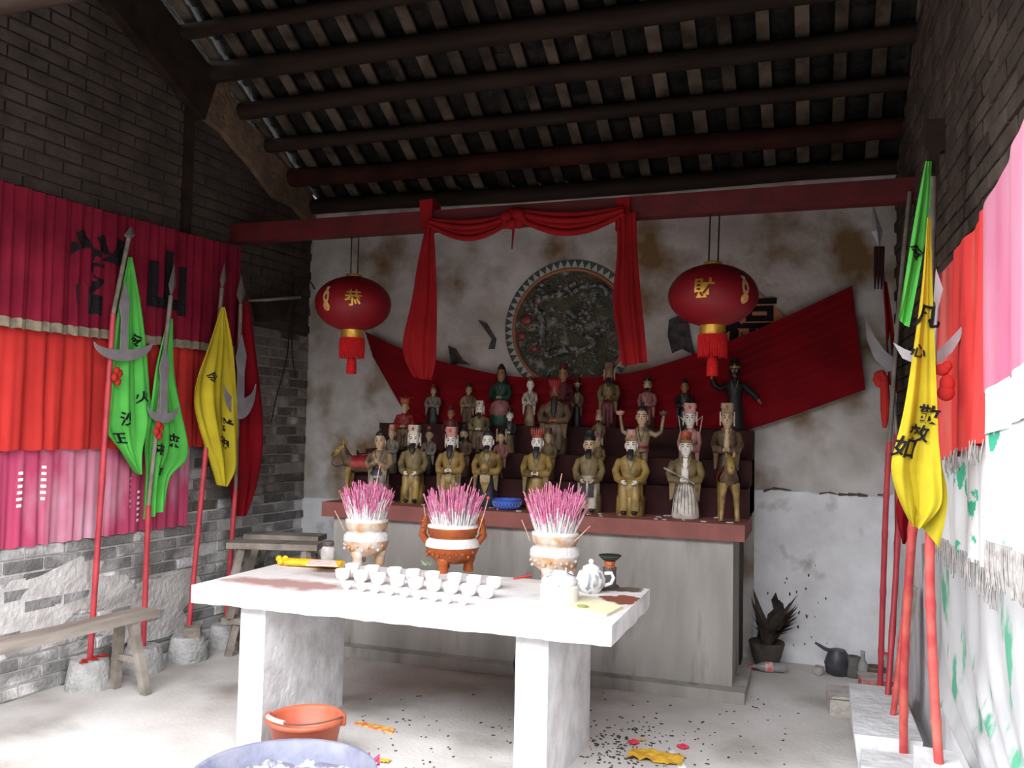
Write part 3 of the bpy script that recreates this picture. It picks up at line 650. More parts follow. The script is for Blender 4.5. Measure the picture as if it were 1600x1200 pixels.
    for sx in (-1, 1):
        k = arms
        if arms == 'wave': k = 'one_up' if sx < 0 else 'spread'
        P_ = [V((sx*a, b, c)) for a, b, c in A[k]]
        bare = arms == 'raised'
        r_ = [.050, .052, .055, .046] if not bare else [.042, .036, .034, .030]
        mb = MB(); mb.tube([P_[0]+(P_[0]-P_[1])*.15]+P_, [.03]+r_, 10); ar = B(mb, 'sleeve' if not bare else 'arm', robe)
        d = (P_[3]-P_[2]).normalized(); side = d.cross(V((0, 0, 1)))
        if side.length < .1: side = V((1, 0, 0))
        side.normalize(); mb = MB(); hb = P_[3]+d*.02; mb.ell(hb, (.026, .024, .028), 8, 5)
        for k2 in range(4):
            o_ = side*(.012*(k2-1.5)); mb.tube([hb+o_, hb+o_*1.25+d*(.035+.004*(k2 in (1, 2)))+V((0, -.003, 0)), hb+o_*1.3+d*(.052+.006*(k2 in (1, 2)))+V((0, -.002, -.012))], [.0085, .008, .006], 6)
        mb.tube([hb-side*sx*.0+V((0, -.004, .014)), hb+d*.02+V((-sx*.012, -.006, .026)), hb+d*.034+V((-sx*.014, -.008, .028))], [.009, .008, .006], 6)
        B(mb, 'hand', hands)
        if arms in ('clasp', 'pray') and seat != 'lotus' and not bare:
            mb = MB(); c_ = P_[2]; mb.prism([c_+V((0, -.02, .03)), c_+V((-sx*.06, -.045, .0)), c_+V((-sx*.02, -.03, -.22)), c_+V((sx*.015, -.02, -.25)), c_+V((sx*.03, -.0, -.03))], (0, .02, 0)); B(mb, 'hanging_sleeve', col if robe in ('gold',) else robe)
    # head
    mb = MB(); mb.tube([(0, 0, .70), (0, -.005, .765)], [.045, .04], 10)
    mb.rings([(.742, .030, .032, 0, -.020), (.758, .050, .052, 0, -.012), (.79, .062, .064, 0, -.004), (.83, .067, .070), (.87, .066, .070), (.905, .056, .060), (.925, .035, .038)], 16, e=2.3)
    mb.add([(-.014, -.066, .80), (.014, -.066, .80), (0, -.088, .803), (0, -.068, .845), (-.008, -.062, .845), (.008, -.062, .845)], [(0, 2, 3, 4), (1, 5, 3, 2), (0, 1, 2)])
    for sx in (-1, 1): mb.ell((sx*.070, .006, .825), (.011, .018, .034), 8, 5)
    hd = B(mb, 'head', face)
    dk = 'black' if face != 'bface' else 'pale'
    mb = MB()
    for sx in (-1, 1):
        mb.ell((sx*.028, -.0655, .838), (.015, .006, .0055), 8, 4); mb.tube([(sx*.012, -.069, .853), (sx*.03, -.067, .862), (sx*.047, -.056, .858)], [.003, .0042, .0025], 5)
    B(mb, 'eyes', dk, hd)
    mb = MB(); mb.ell((0, -.064, .783), (.016, .006, .0045), 8, 4); B(mb, 'mouth', 'hatred' if face != 'rface' else 'black', hd)
    if beard:
        mb = MB()
        L_ = beard if isinstance(beard, (int, float)) else .14
        mb.rings([(.785-L_, .010, .008, 0, -.125), (.785-L_*.7, .034, .016, 0, -.118), (.785-L_*.3, .042, .018, 0, -.098), (.770, .038, .018, 0, -.062), (.790, .030, .012, 0, -.060)], 12); B(mb, 'beard', 'black')
    # headgear
    mb = MB(); hz = .89
    if hat == 'round':
        mb.rings([(hz-.008, .074, .077), (hz+.02, .077, .08), (hz+.022, .066, .069), (.975, .062, .064), (1.0, .05, .052)], 18); hh = B(mb, 'hat', hatc)
        mb = MB(); mb.rings([(hz-.012, .078, .081), (hz+.016, .080, .083)], 18, cap=False); mb.ell((0, -.078, hz+.03), (.016, .010, .018), 8, 5); B(mb, 'hat_band', 'gold' if hatc != 'gold' else 'brown', hh)
    elif hat == 'square':
        mb.rings([(hz-.005, .072, .074), (.94, .068, .070), (.945, .080, .080), (1.0, .074, .074)], 18, e=5); hh = B(mb, 'hat', hatc)
        mb = MB(); mb.ell((0, -.078, .955), (.018, .010, .020), 8, 5); B(mb, 'hat_badge', 'hatred', hh)
        for sx in (-1, 1):
            mb = MB(); mb.box((sx*.083, .01, .83), (.014, .03, .15)); B(mb, 'hat_lappet', 'cream', hh)
    elif hat == 'step':
        mb.rings([(hz-.005, .074, .076), (.93, .076, .078), (.932, .060, .050, 0, .02), (1.0, .050, .040, 0, .025)], 18); hh = B(mb, 'hat', hatc)
    elif hat == 'ball':
        mb.rings([(hz-.005, .070, .072), (.935, .062, .064), (.95, .04, .04)], 16); hh = B(mb, 'hat', 'black'); mb = MB(); mb.ell((0, -.01, .968), (.045, .045, .038), 12, 7); B(mb, 'red_ball', hatc, hh)
    elif hat == 'hood':
        mb.rings([(.70, .115, .075, 0, .035), (.78, .092, .070, 0, .035), (.86, .082, .075, 0, .022), (.93, .066, .066, 0, .012), (.975, .040, .04, 0, .01), (1.0, .012, .012, 0, .01)], 18); B(mb, 'hood', hatc)
    elif hat == 'hair':
        mb.rings([(.862, .066, .052, 0, .026), (.90, .068, .068, 0, .006), (.935, .056, .056, 0, .004), (.952, .03, .03)], 16); mb.ell((0, .01, .968), (.026, .026, .030), 10, 6); B(mb, 'hair', hatc)
    elif hat == 'crown':
        mb.rings([(hz-.005, .074, .076), (.925, .078, .080)], 18)
        for k in range(7):
            a = -math.pi/2+(k-3)*.36; mb.tube([(.072*math.cos(a), .072*math.sin(a), .92), (.082*math.cos(a), .082*math.sin(a), .965), (.088*math.cos(a), .088*math.sin(a), .995)], [.018, .014, .004], 6)
        B(mb, 'crown', hatc)
    for e in extra:
        mb = MB()
        if e == 'orb': mb.ell((0, -.20, .50), (.075, .06, .08), 14, 8); B(mb, 'held_orb', 'gold')
        elif e == 'apron': mb.prism([V((-.085, -.165, .46)), V((.085, -.165, .46)), V((.075, -.20, .32)), V((.0, -.19, .16)), V((-.075, -.20, .32))], (0, .03, 0)); B(mb, 'apron', 'gold')
        elif e == 'staff': mb.bar((-.26, -.20, .60), (.13, -.22, .42), .028, .022); B(mb, 'tablet_staff', 'grey')
        elif e == 'panels':
            for sx in (-1, 1):
                m2 = MB(); m2.box((sx*.062, -.215, .30), (.085, .02, .20)); B(m2, 'robe_panel', 'black')
        elif e == 'peach': mb.ell((0, -.215, .475), (.026, .024, .026), 10, 6); B(mb, 'held_fruit', 'orange')
        elif e == 'bars':
            for sx in (-1, 1):
                m2 = MB(); m2.box((sx*.095, .03, .88), (.034, .03, .24)); B(m2, 'upright_bar', 'gold')
        elif e == 'frames':
            for sx in (-1, 1):
                m2 = MB(); a_, b_, c_ = V((sx*.12, .05, .80)), V((sx*.24, .05, .86)), V((sx*.19, .05, .66)); m2.tube([a_, b_, c_], .012, 5); B(m2, 'wing_frame', 'cream')
        elif e == 'bowls':
            for sx in (-1, 1):
                m2 = MB(); m2.rings([(.845, .030, .03, sx*.405, -.03), (.855, .07, .06, sx*.405, -.03), (.895, .085, .07, sx*.405, -.03)], 14); B(m2, 'raised_dish', 'hatpink' if sx < 0 else 'brown')
        elif e == 'armor':
            for sx in (-1, 1):
                m2 = MB(); m2.ell((sx*.14, -.02, .66), (.075, .07, .05), 10, 6); B(m2, 'shoulder_guard', 'red')
            m2 = MB()
            for k in range(5): m2.tube([(0, .03, .92), ((k-2)*.04, .05, 1.0), ((k-2)*.07, .05, 1.06-.02*abs(k-2))], [.012, .010, .004], 5)
            B(m2, 'plume', 'red')
        elif e == 'belt': mb.rings([(.44, .138, .115), (.475, .136, .113)], 20, cap=False); B(mb, 'sash', 'red')
        elif e == 'stripes':
            for k in range(7):
                m2 = MB(); x = (k-3)*.042; m2.tube([(x*.6, -.116-.012*(3-abs(k-3))/3, .44), (x, -.131+.01*abs(k-3)/3, .26), (x*1.15, -.136+.016*abs(k-3)/3, .06)], .0035, 4); B(m2, 'painted_fold', 'brown')
        elif e == 'black_lap': mb.rings([(.20, .05, .04, 0, -.15), (.28, .15, .10, 0, -.10), (.42, .17, .13, 0, -.06), (.48, .14, .11, 0, -.02)], 18); B(mb, 'dark_lap_cloth', 'navy')
        elif e == 'robe_front': mb.rings([(.42, .05, .02, 0, -.115), (.60, .045, .02, 0, -.098), (.72, .035, .02, 0, -.06)], 10); B(mb, 'bare_chest', face)
    return t
# front row, from the brick wall towards the right
statue(597, 668, 0, 'front row statue with bare head and hands in prayer beside the left horse', 'sit', 'tan', 'grey', 'olive', 'skin', 'hair', 'black', 'pray', extra=('black_lap',), dy=-.08)
statue(650, 664, 0, 'front row gold statue with white sleeves and red and white square hat, third from left', 'sit', 'olive', 'gold', 'gold', 'pale', 'square', 'cream', 'knees', beard=.13)
statue(708, 667, 0, 'front row gold statue with thin moustache and pink square hat above the middle burner', 'sit', 'gold', 'gold', 'gold', 'pale', 'square', 'hatpink', 'clasp', beard=.17)
statue(765, 667, 0, 'front row statue holding a golden orb over dark blue trousers, behind the blue bowl', 'stand', 'gold', 'navy', 'gold', 'pale', 'hair', 'black', 'clasp', beard=.08, extra=('orb', 'apron'), dy=.02)
statue(842, 668, 0, 'front row gold statue with orange crown holding a fruit, right of blue bowl', 'stand', 'gold', 'gold', 'gold', 'pale', 'crown', 'hatred', 'clasp', beard=.14, extra=('peach',))
statue(923, 672, 0, 'front row statue with black robe panels, hands on knees and dark pointed hat', 'sit', 'olive', 'cream', 'olive', 'skin', 'step', 'black', 'knees', beard=.10, extra=('panels',))
statue(988, 671, 0, 'large front row gold statue with white face, pink hat and hands on lap', 'sit', 'gold', 'gold', 'gold', 'pale', 'round', 'hatpink', 'knees', beard=.12, w=1.08, dy=-.03)
statue(1073, 674, 0, 'front row statue in a white painted robe holding a slanted tablet', 'stand', 'olive', 'white', 'gold', 'pale', 'round', 'hatred', 'clasp', extra=('staff', 'stripes', 'robe_front'), w=1.12, dy=-.02)
# second row on the first tier
statue(615, 663, 1, 'second row grey brown statue with pink rounded hat behind the praying one', 'stand', 'grey', 'grey', 'grey', 'skin', 'round', 'hatpink', 'clasp', w=.85)
statue(673, 666, 1, 'second row dark statue with a red ball on its black cap', 'stand', 'grey', 'black', 'grey', 'skin', 'ball', 'hatred', 'clasp', w=.85)
statue(727, 664, 1, 'second row brown statue in dark hat peering from behind the moustached one', 'stand', 'brown', 'brown', 'brown', 'skin', 'step', 'black', 'clasp', beard=.1, w=.9)
statue(785, 670, 1, 'second row small pink brown statue between two upright golden bars', 'legs', 'pink', 'brown', 'brown', 'skin', 'hair', 'black', 'clasp', extra=('bars',), w=.8)
statue(859, 668, 1, 'second row olive statue with brown hat just behind the fruit holder', 'stand', 'olive', 'brown', 'brown', 'skin', 'round', 'brown', 'clasp', w=.9)
statue(936, 674, 1, 'second row small statue with pink hat behind the black panelled one', 'stand', 'olive', 'brown', 'brown', 'skin', 'square', 'hatpink', 'clasp', w=.8)
statue(1004, 628, 1, 'bare pale figure raising both bent arms with dishes in its hands', 'legs', 'tan', 'tan', 'brown', 'skin', 'hair', 'black', 'raised', extra=('bowls', 'belt'), w=.82, dy=.05)
statue(1079, 630, 1, 'second row figure in pale pink robe with white frames at its shoulders', 'stand', 'hatpink', 'brown', 'brown', 'pale', 'square', 'hatpink', 'clasp', extra=('frames',), w=.75, dy=.04)
statue(1137, 630, 1, 'brown robed statue with bare chest and small hat standing behind the right horse', 'stand', 'brown', 'brown', 'brown', 'skin', 'square', 'tan', 'clasp', extra=('robe_front',), w=.95, dy=.03)
# third row on the second tier
statue(634, 622, 2, 'scarlet armoured statue with plumed headdress at the left end', 'sit', 'red', 'brown', 'brown', 'skin', 'crown', 'orange', 'clasp', extra=('armor',), w=1.05)
statue(706, 634, 2, 'third row maroon seated statue with dark golden face', 'sit', 'maroon', 'maroon', 'maroon', 'dskin', 'round', 'maroon', 'clasp')
statue(751, 626, 2, 'third row gold brown seated statue with pale face and cream square hat', 'sit', 'olive', 'brown', 'brown', 'pale', 'square', 'cream', 'clasp', beard=.11, w=1.15, dy=-.03)
statue(798, 637, 2, 'small white faced statue in black tunic with red sash', 'stand', 'black', 'olive', 'brown', 'pale', 'round', 'black', 'clasp', extra=('belt',), w=.85)
statue(868, 592, 2, 'large seated statue with long black beard and orange hands below the round relief', 'sit', 'brown', 'brown', 'brown', 'rface', 'crown', 'red', 'clasp', beard=.30, hands='orange', w=1.15)
statue(937, 640, 2, 'third row small brown statue with white collar left of the raised arms figure', 'stand', 'brown', 'brown', 'brown', 'skin', 'round', 'hatpink', 'clasp', beard=.06, w=.8)
# back row on the top tier
statue(678, 600, 3, 'back row statue in pale grey robe and dark skirt, leftmost on the top tier', 'stand', 'grey', 'black', 'black', 'skin', 'round', 'red', 'clasp', w=1.1)
statue(733, 598, 3, 'back row tan robed statue beside the hooded one', 'sit', 'tan', 'brown', 'maroon', 'skin', 'round', 'black', 'clasp', w=1.05)
statue(783, 568, 3, 'black hooded statue in dark green and pink robe seated on a green lotus', 'lotus', 'green', 'pink', 'green', 'dskin', 'hood', 'black', 'clasp', hands='skin', w=.95)
statue(829, 587, 3, 'back row slim cream robed statue standing below the relief rim', 'stand', 'cream', 'tan', 'tan', 'pale', 'hair', 'brown', 'clasp', w=.82)
statue(880, 568, 3, 'back row dark red faced statue with tall hat behind the bearded one', 'sit', 'maroon', 'maroon', 'maroon', 'dskin', 'round', 'maroon', 'clasp', w=.9)
statue(903, 591, 3, 'back row small dark statue almost lost against the red cloth', 'stand', 'brown', 'black', 'black', 'bface', 'round', 'black', 'clasp', w=.7)
statue(952, 567, 3, 'back row olive robed statue with black beard and tall brown hat', 'sit', 'olive', 'maroon', 'maroon', 'dskin', 'square', 'brown', 'clasp', beard=.14, w=.9)
statue(1012, 587, 3, 'back row pink robed statue with dark cap above the raised arms figure', 'sit', 'pink', 'maroon', 'brown', 'skin', 'round', 'black', 'clasp', beard=.08, w=.95)
statue(1070, 590, 3, 'back row orange faced statue in plain black robe', 'stand', 'black', 'black', 'black', 'dskin', 'hair', 'black', 'clasp', w=.95)
statue(1148, 561, 3, 'black faced statue in black robe with both arms flung wide, far right', 'stand', 'black', 'black', 'black', 'bface', 'round', 'black', 'wave', hands='dskin', w=.95)

# ------------------------------------------------------------------ carved horses
def horse(u, v, rz, H, label, dy=0):
    z, y = TIER[0]; y += dy; p = at(u, v, 'y', y)
    t = thing('carved_horse', label, 'statue', (p.x, y, z), rz, 'carved horses on the altar', local=True)
    def B(mb, nm, m, par=None):
        for q in mb.v: q *= H
        return mb.build(nm, CO[m], par or t)
    # faces -Y in local space
    mb = MB(); mb.tube([(0, .36, .60), (0, .33, .62), (0, .2, .61), (0, 0, .60), (0, -.18, .62), (0, -.26, .66), (0, -.32, .76), (0, -.36, .86), (0, -.37, .90)], [.05, .11, .135, .135, .14, .12, .085, .07, .05], 14); B(mb, 'body', 'brown')
    mb = MB(); mb.tube([(0, -.33, .92), (0, -.38, .90), (0, -.46, .83), (0, -.53, .75), (0, -.55, .72)], [.045, .07, .065, .05, .035], 12); hd = B(mb, 'head', 'gold')
    for sx in (-1, 1):
        mb = MB(); mb.tube([(sx*.045, -.34, .94), (sx*.06, -.33, 1.0), (sx*.055, -.34, 1.04)], [.022, .02, .004], 7); B(mb, 'ear', 'gold', hd)
        mb = MB(); mb.ell((sx*.058, -.43, .87), .014, 8, 5); B(mb, 'eye', 'black', hd)
        for yy, bend in ((-.22, -.02), (.28, .03)):
            mb = MB(); mb.tube([(sx*.08, yy, .56), (sx*.095, yy+bend*.3, .42), (sx*.105, yy+bend, .22), (sx*.115, yy+bend*1.2, .04), (sx*.115, yy+bend*1.2-.015, 0)], [.07, .052, .038, .034, .042], 10); B(mb, 'leg', 'gold')
    mb = MB(); mb.grid(lambda s, q: V((.165*math.sin((s-.5)*3.6), lerp(-.16, .30, q), .60+.165*math.cos((s-.5)*3.6))), 16, 8); B(mb, 'saddle_cloth', 'red')
    mb = MB(); mb.ell((0, .03, .775), (.10, .14, .035), 12, 6); mb.tube([(-.05, -.08, .78), (0, -.10, .84), (.05, -.08, .78)], .018, 7); B(mb, 'saddle', 'maroon')
    mb = MB(); mb.tube([(0, -.53, .70), (.03, -.56, .60), (.06, -.46, .56), (.12, -.2, .62)], .008, 5); mb.tube([(-.06, -.50, .80), (0, -.56, .80), (.06, -.50, .80)], .008, 5); B(mb, 'bridle', 'black')
    mb = MB(); mb.tube([(0, .36, .64), (0, .43, .58), (0, .44, .40), (0, .43, .28)], [.03, .035, .03, .01], 8); B(mb, 'tail', 'black')
horse(566, 740, -1.42, .42, 'gilded carved horse with red saddle cloth at the left end of the altar', dy=.05)
horse(1138, 740, .16, .42, 'gilded carved horse facing forward at the right end of the altar', dy=.0)

# ------------------------------------------------------------------ poles, blades and flags
def stick(pix, plane, r, nodes=0, n=8, taper=1.):
    pts = [hit(u, v, plane) for u, v in pix]; mb = MB(); P_ = []; Rr = []
    m = 56 if nodes else 10
    for i in range(m+1):
        t = i/m; q = poly([tuple(p) for p in pts], t); P_.append(V(q)); k = lerp(1, taper, t)
        Rr.append(r*k*(1.16 if nodes and i % max(2, m//nodes) == 0 and 0 < i < m else 1))
    return mb.tube(P_, Rr, n)
def blade(pts, plane, th=.008):
    mb = MB(); mb.prism([hit(u, v, plane) for u, v in pts], plane[1]*th); return mb
def crescent(cx, cy, half, depth, tip, tilt=0):
    # horns-up moon: outer arc below, inner arc above
    o = []
    for i in range(15): a = math.pi*i/14; o.append((cx-half*math.cos(a), cy-tip+depth*math.sin(a)))
    for i in range(13, 0, -1): a = math.pi*i/14; o.append((cx-half*.96*math.cos(a), cy-tip+depth*.42*math.sin(a)))
    c, s_ = math.cos(tilt), math.sin(tilt); return [(cx+(x-cx)*c-(y-cy)*s_, cy+(x-cx)*s_+(y-cy)*c) for x, y in o]
def spear(t, pl, tip, base, wpx, m=steel):
    (x0_, y0_), (x1_, y1_) = tip, base; my = lerp(y0_, y1_, .62); mx = lerp(x0_, x1_, .62)
    n_ = pl[1]; mb = MB(); T_, Bp, Lp, Rp_ = hit(x0_, y0_, pl), hit(x1_, y1_, pl), hit(mx-wpx, my, pl), hit(mx+wpx, my, pl); c_ = hit(mx, my, pl)
    mb.add([T_, Lp, Bp, Rp_, c_+n_*.014, c_-n_*.014], [(0, 1, 4), (1, 2, 4), (2, 3, 4), (3, 0, 4), (1, 0, 5), (2, 1, 5), (3, 2, 5), (0, 3, 5)]); mb.build('spear_head', m, t)
BLK = mat('cast_cement_block', (.52, .51, .50), (.38, .37, .36), 14, .95, bump=1, bscale=45)
def base_block(u0, u1, vtop, vbot, off, lab):
    pl = PL(off); c = hit((u0+u1)/2, vbot, pl); f = at((u0+u1)/2, vbot, 'z', 0)
    d = (f-CAM).dot(_f); r = (u1-u0)/2*d/FPX; c = V((f.x, f.y, 0))+V((-.55, .8, 0)).normalized()*r*.95
    c -= NL*min(0, c.dot(NL)-(r+.03)); h = (vbot-vtop)*d/FPX*1.02-r*.25
    mb = MB(); mb.rings([(0, r*1.0, r*1.0), (.02, r*1.02, r*1.02), (h*.5, r*.93, r*.93), (h*.93, r*.84, r*.84), (h, r*.78, r*.78)], 26, c, fold=lambda a, z: .03*noise.noise(V((math.cos(a)*2, math.sin(a)*2, z*9+u0))))
    tag(mb.build('cement_block', BLK), lab, 'block', 'round cement pole bases along the left wall'); return c, h
bases = [base_block(97, 167, 1030, 1084, .2, 'round cement pole base nearest the camera, under the wooden bench'), base_block(186, 250, 1010, 1056, .2, 'round cement pole base just beyond the bench legs'), base_block(259, 321, 993, 1038, .2, 'round cement pole base with a broken stone on top'), base_block(324, 376, 975, 1018, .2, 'round cement pole base farthest from the camera, partly behind the table')]
def lplane(i):
    c, h = bases[i]; return (c, NL)
def lpole(i, bot, join, top, tipw, lab, cres=None, shaft=greywood, ribbon=None):
    pl = lplane(i); c, h = bases[i]
    t = thing('pole_weapon', lab, 'pole weapon', (c.x, c.y, h), group='pole weapons along the left wall')
    p0 = V((c.x, c.y, h-.002)); mb = MB(); j = hit(*join, pl)
    P_ = [lerp(p0, j, k/20) for k in range(21)]; mb.tube(P_, [.017*(1.15 if k % 5 == 0 and 0 < k < 20 else 1) for k in range(21)], 9); mb.build('red_shaft', bamboo, t)
    stick([join, ((join[0]+top[0])/2, (join[1]+top[1])/2), top], pl, .014).build('upper_shaft', shaft, t)
    spear(t, (pl[0]+NL*.0, NL), (top[0]+(top[0]-join[0])*.16, top[1]+(top[1]-join[1])*.16), (top[0], top[1]+4), tipw, mat('dark_blade', (.15, .13, .12), rough=.5, metal=.3))
    if cres:
        mb = blade(crescent(*cres), (pl[0]+NL*.028, NL), .008); mb.build('crescent_blade', steel, t)
        cx, cy = cres[0], cres[1]; k = (cx-join[0])/(top[0]-join[0]) if False else 0
        blade([(cx-5, cy+2), (cx-3, cy-48), (cx-6, cy-70), (cx+3, cy-105), (cx+10, cy-72), (cx+7, cy-48), (cx+6, cy+2)], (pl[0]+NL*.03, NL), .008).build('blade_socket', steel, t)
    if ribbon:
        mb = MB(); q = hit(*ribbon, (pl[0]+NL*.04, NL))
        for k in range(4): mb.ell(q+V((0, .02*math.cos(k*1.7), .025*math.sin(k*1.7)-.01*k)), (.018, .022, .026), 8, 5)
        mb.build('red_ribbon', redcl, t)
    return t
lpole(0, None, (177, 490), (201, 372), 9, 'pole weapon with pale crescent blade and green flag, nearest left', (192, 546, 46, 30, 12), ribbon=(183, 583))
lpole(1, None, (232, 790), (267, 462), 6, 'pole weapon with small brown crescent behind the second green flag', (254, 645, 24, 26, 10), ribbon=(248, 668))
lpole(2, None, (322, 700), (347, 450), 5, 'slim spear pole carrying the yellow flag by left wall')
lpole(3, None, (368, 765), (376, 475), 7, 'pole weapon with deep crescent beside dark red flag near corner', (374, 628, 25, 55, 28))
def flag(name, lab, Lp, Rp, plane, m, nf, amp, words, wrot=0, nu=28, nv=46, grp=None, ph=0):
    S = pixcloth(Lp, Rp, plane, lambda s, t: amp*1.35*(math.copysign(abs(math.sin(s*nf+2.2*t+ph))**.6, math.sin(s*nf+2.2*t+ph))+.5*math.sin(s*nf*2.3-3*t))*min(1, .2+1.3*t))
    f = cloth(S, nu, nv, .004, plane[1]).build(name, m); tag(f, lab, 'flag', grp); FR[f] = f.matrix_world.copy()
    for ch, s0, t0, sz in words:
        mb = MB(); a, b = S(0, t0), S(1, t0); W_ = max(.05, (a-b).length); Hh = max(.05, (S(s0, min(1, t0+.1))-S(s0, max(0, t0-.1))).length/.2)
        write(mb, ch, S, s0, t0, sz/W_, sz/Hh, plane[1], rot=wrot, lift=.010); mb.build('brush_character', ink, f)
    return f
def fp(i, d): return (bases[i][0]+NL*d, NL)
flag('green_flag', 'large bright green flag with black brush characters on the nearest left pole', [(201, 402), (187, 470), (174, 550), (166, 630), (162, 668), (185, 702), (212, 737)], [(206, 402), (218, 470), (228, 545), (234, 610), (238, 660), (224, 705), (219, 742)], fp(0, -.018), green, 15, .013, [('令', .70, .30, .09), ('火', .80, .52, .08), ('沙', .45, .62, .10), ('正', .25, .75, .08)], grp='flags along the left wall')
flag('green_flag', 'second green flag, longer and lower, with a corner flaring to the right', [(262, 498), (244, 570), (236, 625), (226, 690), (229, 750), (227, 812)], [(269, 498), (271, 580), (284, 640), (297, 712), (266, 745), (258, 795)], fp(1, -.02), green, 14, .015, [('来', .3, .62, .08), ('來', .65, .55, .09), ('如', .45, .75, .07)], grp='flags along the left wall', ph=1)
flag('yellow_flag', 'mustard yellow flag with black characters on the left wall', [(345, 480), (326, 540), (309, 590), (306, 622), (314, 660), (328, 705), (345, 758)], [(351, 480), (362, 540), (367, 600), (369, 660), (368, 700), (365, 735), (349, 760)], fp(2, .04), yellow, 11, .018, [('令', .35, .32, .08), ('祥', .75, .55, .10), ('神', .7, .68, .09)], grp='flags along the left wall', ph=2)
flag('red_flag', 'dark red flag hanging from the pole nearest the back left corner', [(374, 470), (367, 560), (362, 680), (357, 760), (362, 806)], [(388, 470), (400, 560), (411, 670), (402, 750), (384, 806)], fp(3, -.04), darkred, 8, .02, [], grp='flags along the left wall')
# right side: each pole stands at its own depth and leans up towards the wall
BKN = V((0, -1, 0))
def rpole(lab, pix, Y0, Y1, r, m, upper=(), um=greywood, ur=.013):
    v0 = pix[0][1]
    def f(u, v, d=0): return at(u, v, 'y', lerp(Y0, Y1, (v0-v)/(v0-250))+d)
    t = thing('bamboo_pole', lab, 'pole', f(*pix[0]), group='red bamboo poles against the right wall')
    P_ = [tuple(f(*q)) for q in pix]; mb = MB(); mb.tube([V(poly(P_, k/56)) for k in range(57)], [r*(1.16 if k % 8 == 0 and 0 < k < 56 else 1) for k in range(57)], 9); mb.build('bamboo_shaft', m, t)
    if upper: P_ = [tuple(f(*q)) for q in upper]; mb = MB(); mb.tube([V(poly(P_, k/14)) for k in range(15)], ur, 8); mb.build('upper_shaft', um, t)
    return t, f
t, f = rpole('slim red bamboo pole nearest the back wall with a grey stick top', [(1375, 1083), (1384, 800), (1390, 690)], -.90, -1.05, .016, bamboo, [(1390, 690), (1400, 540), (1410, 420), (1422, 300)])
def sp(u, v, d=0): return at(u, v, 'y', lerp(-.27, -1.2, (v-318)/790)+d)
t = thing('bamboo_pole', 'bent red bamboo pole carrying the spear with dark tassel on the right', 'pole', sp(1386, 1108), group='red bamboo poles against the right wall')
mb = MB(); P_ = [tuple(sp(*q)) for q in ((1386, 1108), (1402, 850), (1401, 680))]; mb.tube([V(poly(P_, k/20)) for k in range(21)], [.016*(1.2 if k % 5 == 0 else 1) for k in range(21)], 8); mb.build('bamboo_shaft', bamboo, t)
mb = MB(); P_ = [tuple(sp(*q)) for q in ((1401, 680), (1395, 600), (1385, 480), (1374, 390))]; mb.tube([V(poly(P_, k/16)) for k in range(17)], .012, 8); mb.build('upper_shaft', steel, t); FB = V((0, -1, 0))
spear(t, PB(-.30), (1364, 318), (1374, 388), 9)
blade([(1351, 492), (1354, 530), (1366, 560), (1388, 581), (1398, 578), (1398, 560), (1382, 548), (1366, 525)], PB(-.60), .008).build('crescent_blade', steel, t)
mb = MB()
for u in (1369, 1374, 1379): mb.tube([sp(u, 386, -.03), sp(u-1, 420, -.03), sp(u-2, 452, -.03)], [.014, .012, .004], 6)
mb.build('dark_tassel', mat('dark_tassel', (.05, .018, .018)), t)
mb = MB()
for k in range(6): mb.ell(sp(1376+5*math.cos(k), 592+7*math.sin(k), -.05), (.028, .03, .03), 8, 5)
mb.build('red_rosette', redcl, t); mb = MB(); mb.tube([sp(1382, 596, -.05), sp(1384, 640, -.06), sp(1382, 668, -.05)], [.025, .03, .012], 8); mb.build('red_streamer', redcl, t)
S = pixcloth([(1380, 440), (1384, 520), (1388, 600)], [(1386, 440), (1397, 520), (1402, 610)], PB(-.52), lambda s, q: .012*math.sin(s*7)); cloth(S, 10, 14, .004, V((0, -1, 0))).build('furled_cloth', darkred, t)
t, f = rpole('leaning red bamboo pole crossing behind its neighbour on the right', [(1393, 1140), (1411, 980), (1424, 860), (1432, 770)], -1.54, -1.75, .015, bamboo2)
t, f = rpole('thick red bamboo pole set in the front of the white block', [(1412, 1185), (1413, 1040), (1422, 880), (1436, 700), (1440, 640)], -1.94, -2.55, .019, bamboo2, [(1440, 640), (1450, 480), (1457, 340), (1458, 250)], ur=.016)
blade([(1445, 192), (1474, 192), (1475, 240), (1466, 242), (1464, 275), (1450, 275), (1448, 240), (1443, 238)], PB(-2.55), .05).build('wooden_head', darkwood, t)
t, f = rpole('pale red bamboo pole closest to the right curtains with crescent blade', [(1467, 1193), (1459, 1060), (1453, 900), (1455, 760), (1457, 640)], -2.9, -2.9, .0165, bamboo2, [(1457, 640), (1461, 540), (1466, 460)], steel, .008)
blade([(1506, 506), (1500, 530), (1488, 550), (1470, 566), (1440, 573), (1410, 560), (1395, 535), (1412, 545), (1440, 556), (1465, 548), (1482, 532)], PB(-2.875), .006).build('crescent_blade', steel, t)
blade([(1462, 420), (1473, 452), (1466, 480), (1458, 470)], PB(-2.9), .01).build('spear_head', steel, t)
for nm, q in (('red_bow', ((1472, 578, .026, .022), (1480, 572, .018, .02))), ('bow_tail', ((1480, 600, .026, .036), (1478, 614, .030, .030)))):
    mb = MB()
    for u, v, rx, rz_ in q: mb.ell(at(u, v, 'y', -2.93), (rx, .018, rz_), 12, 8)
    mb.build(nm, redcl, t)
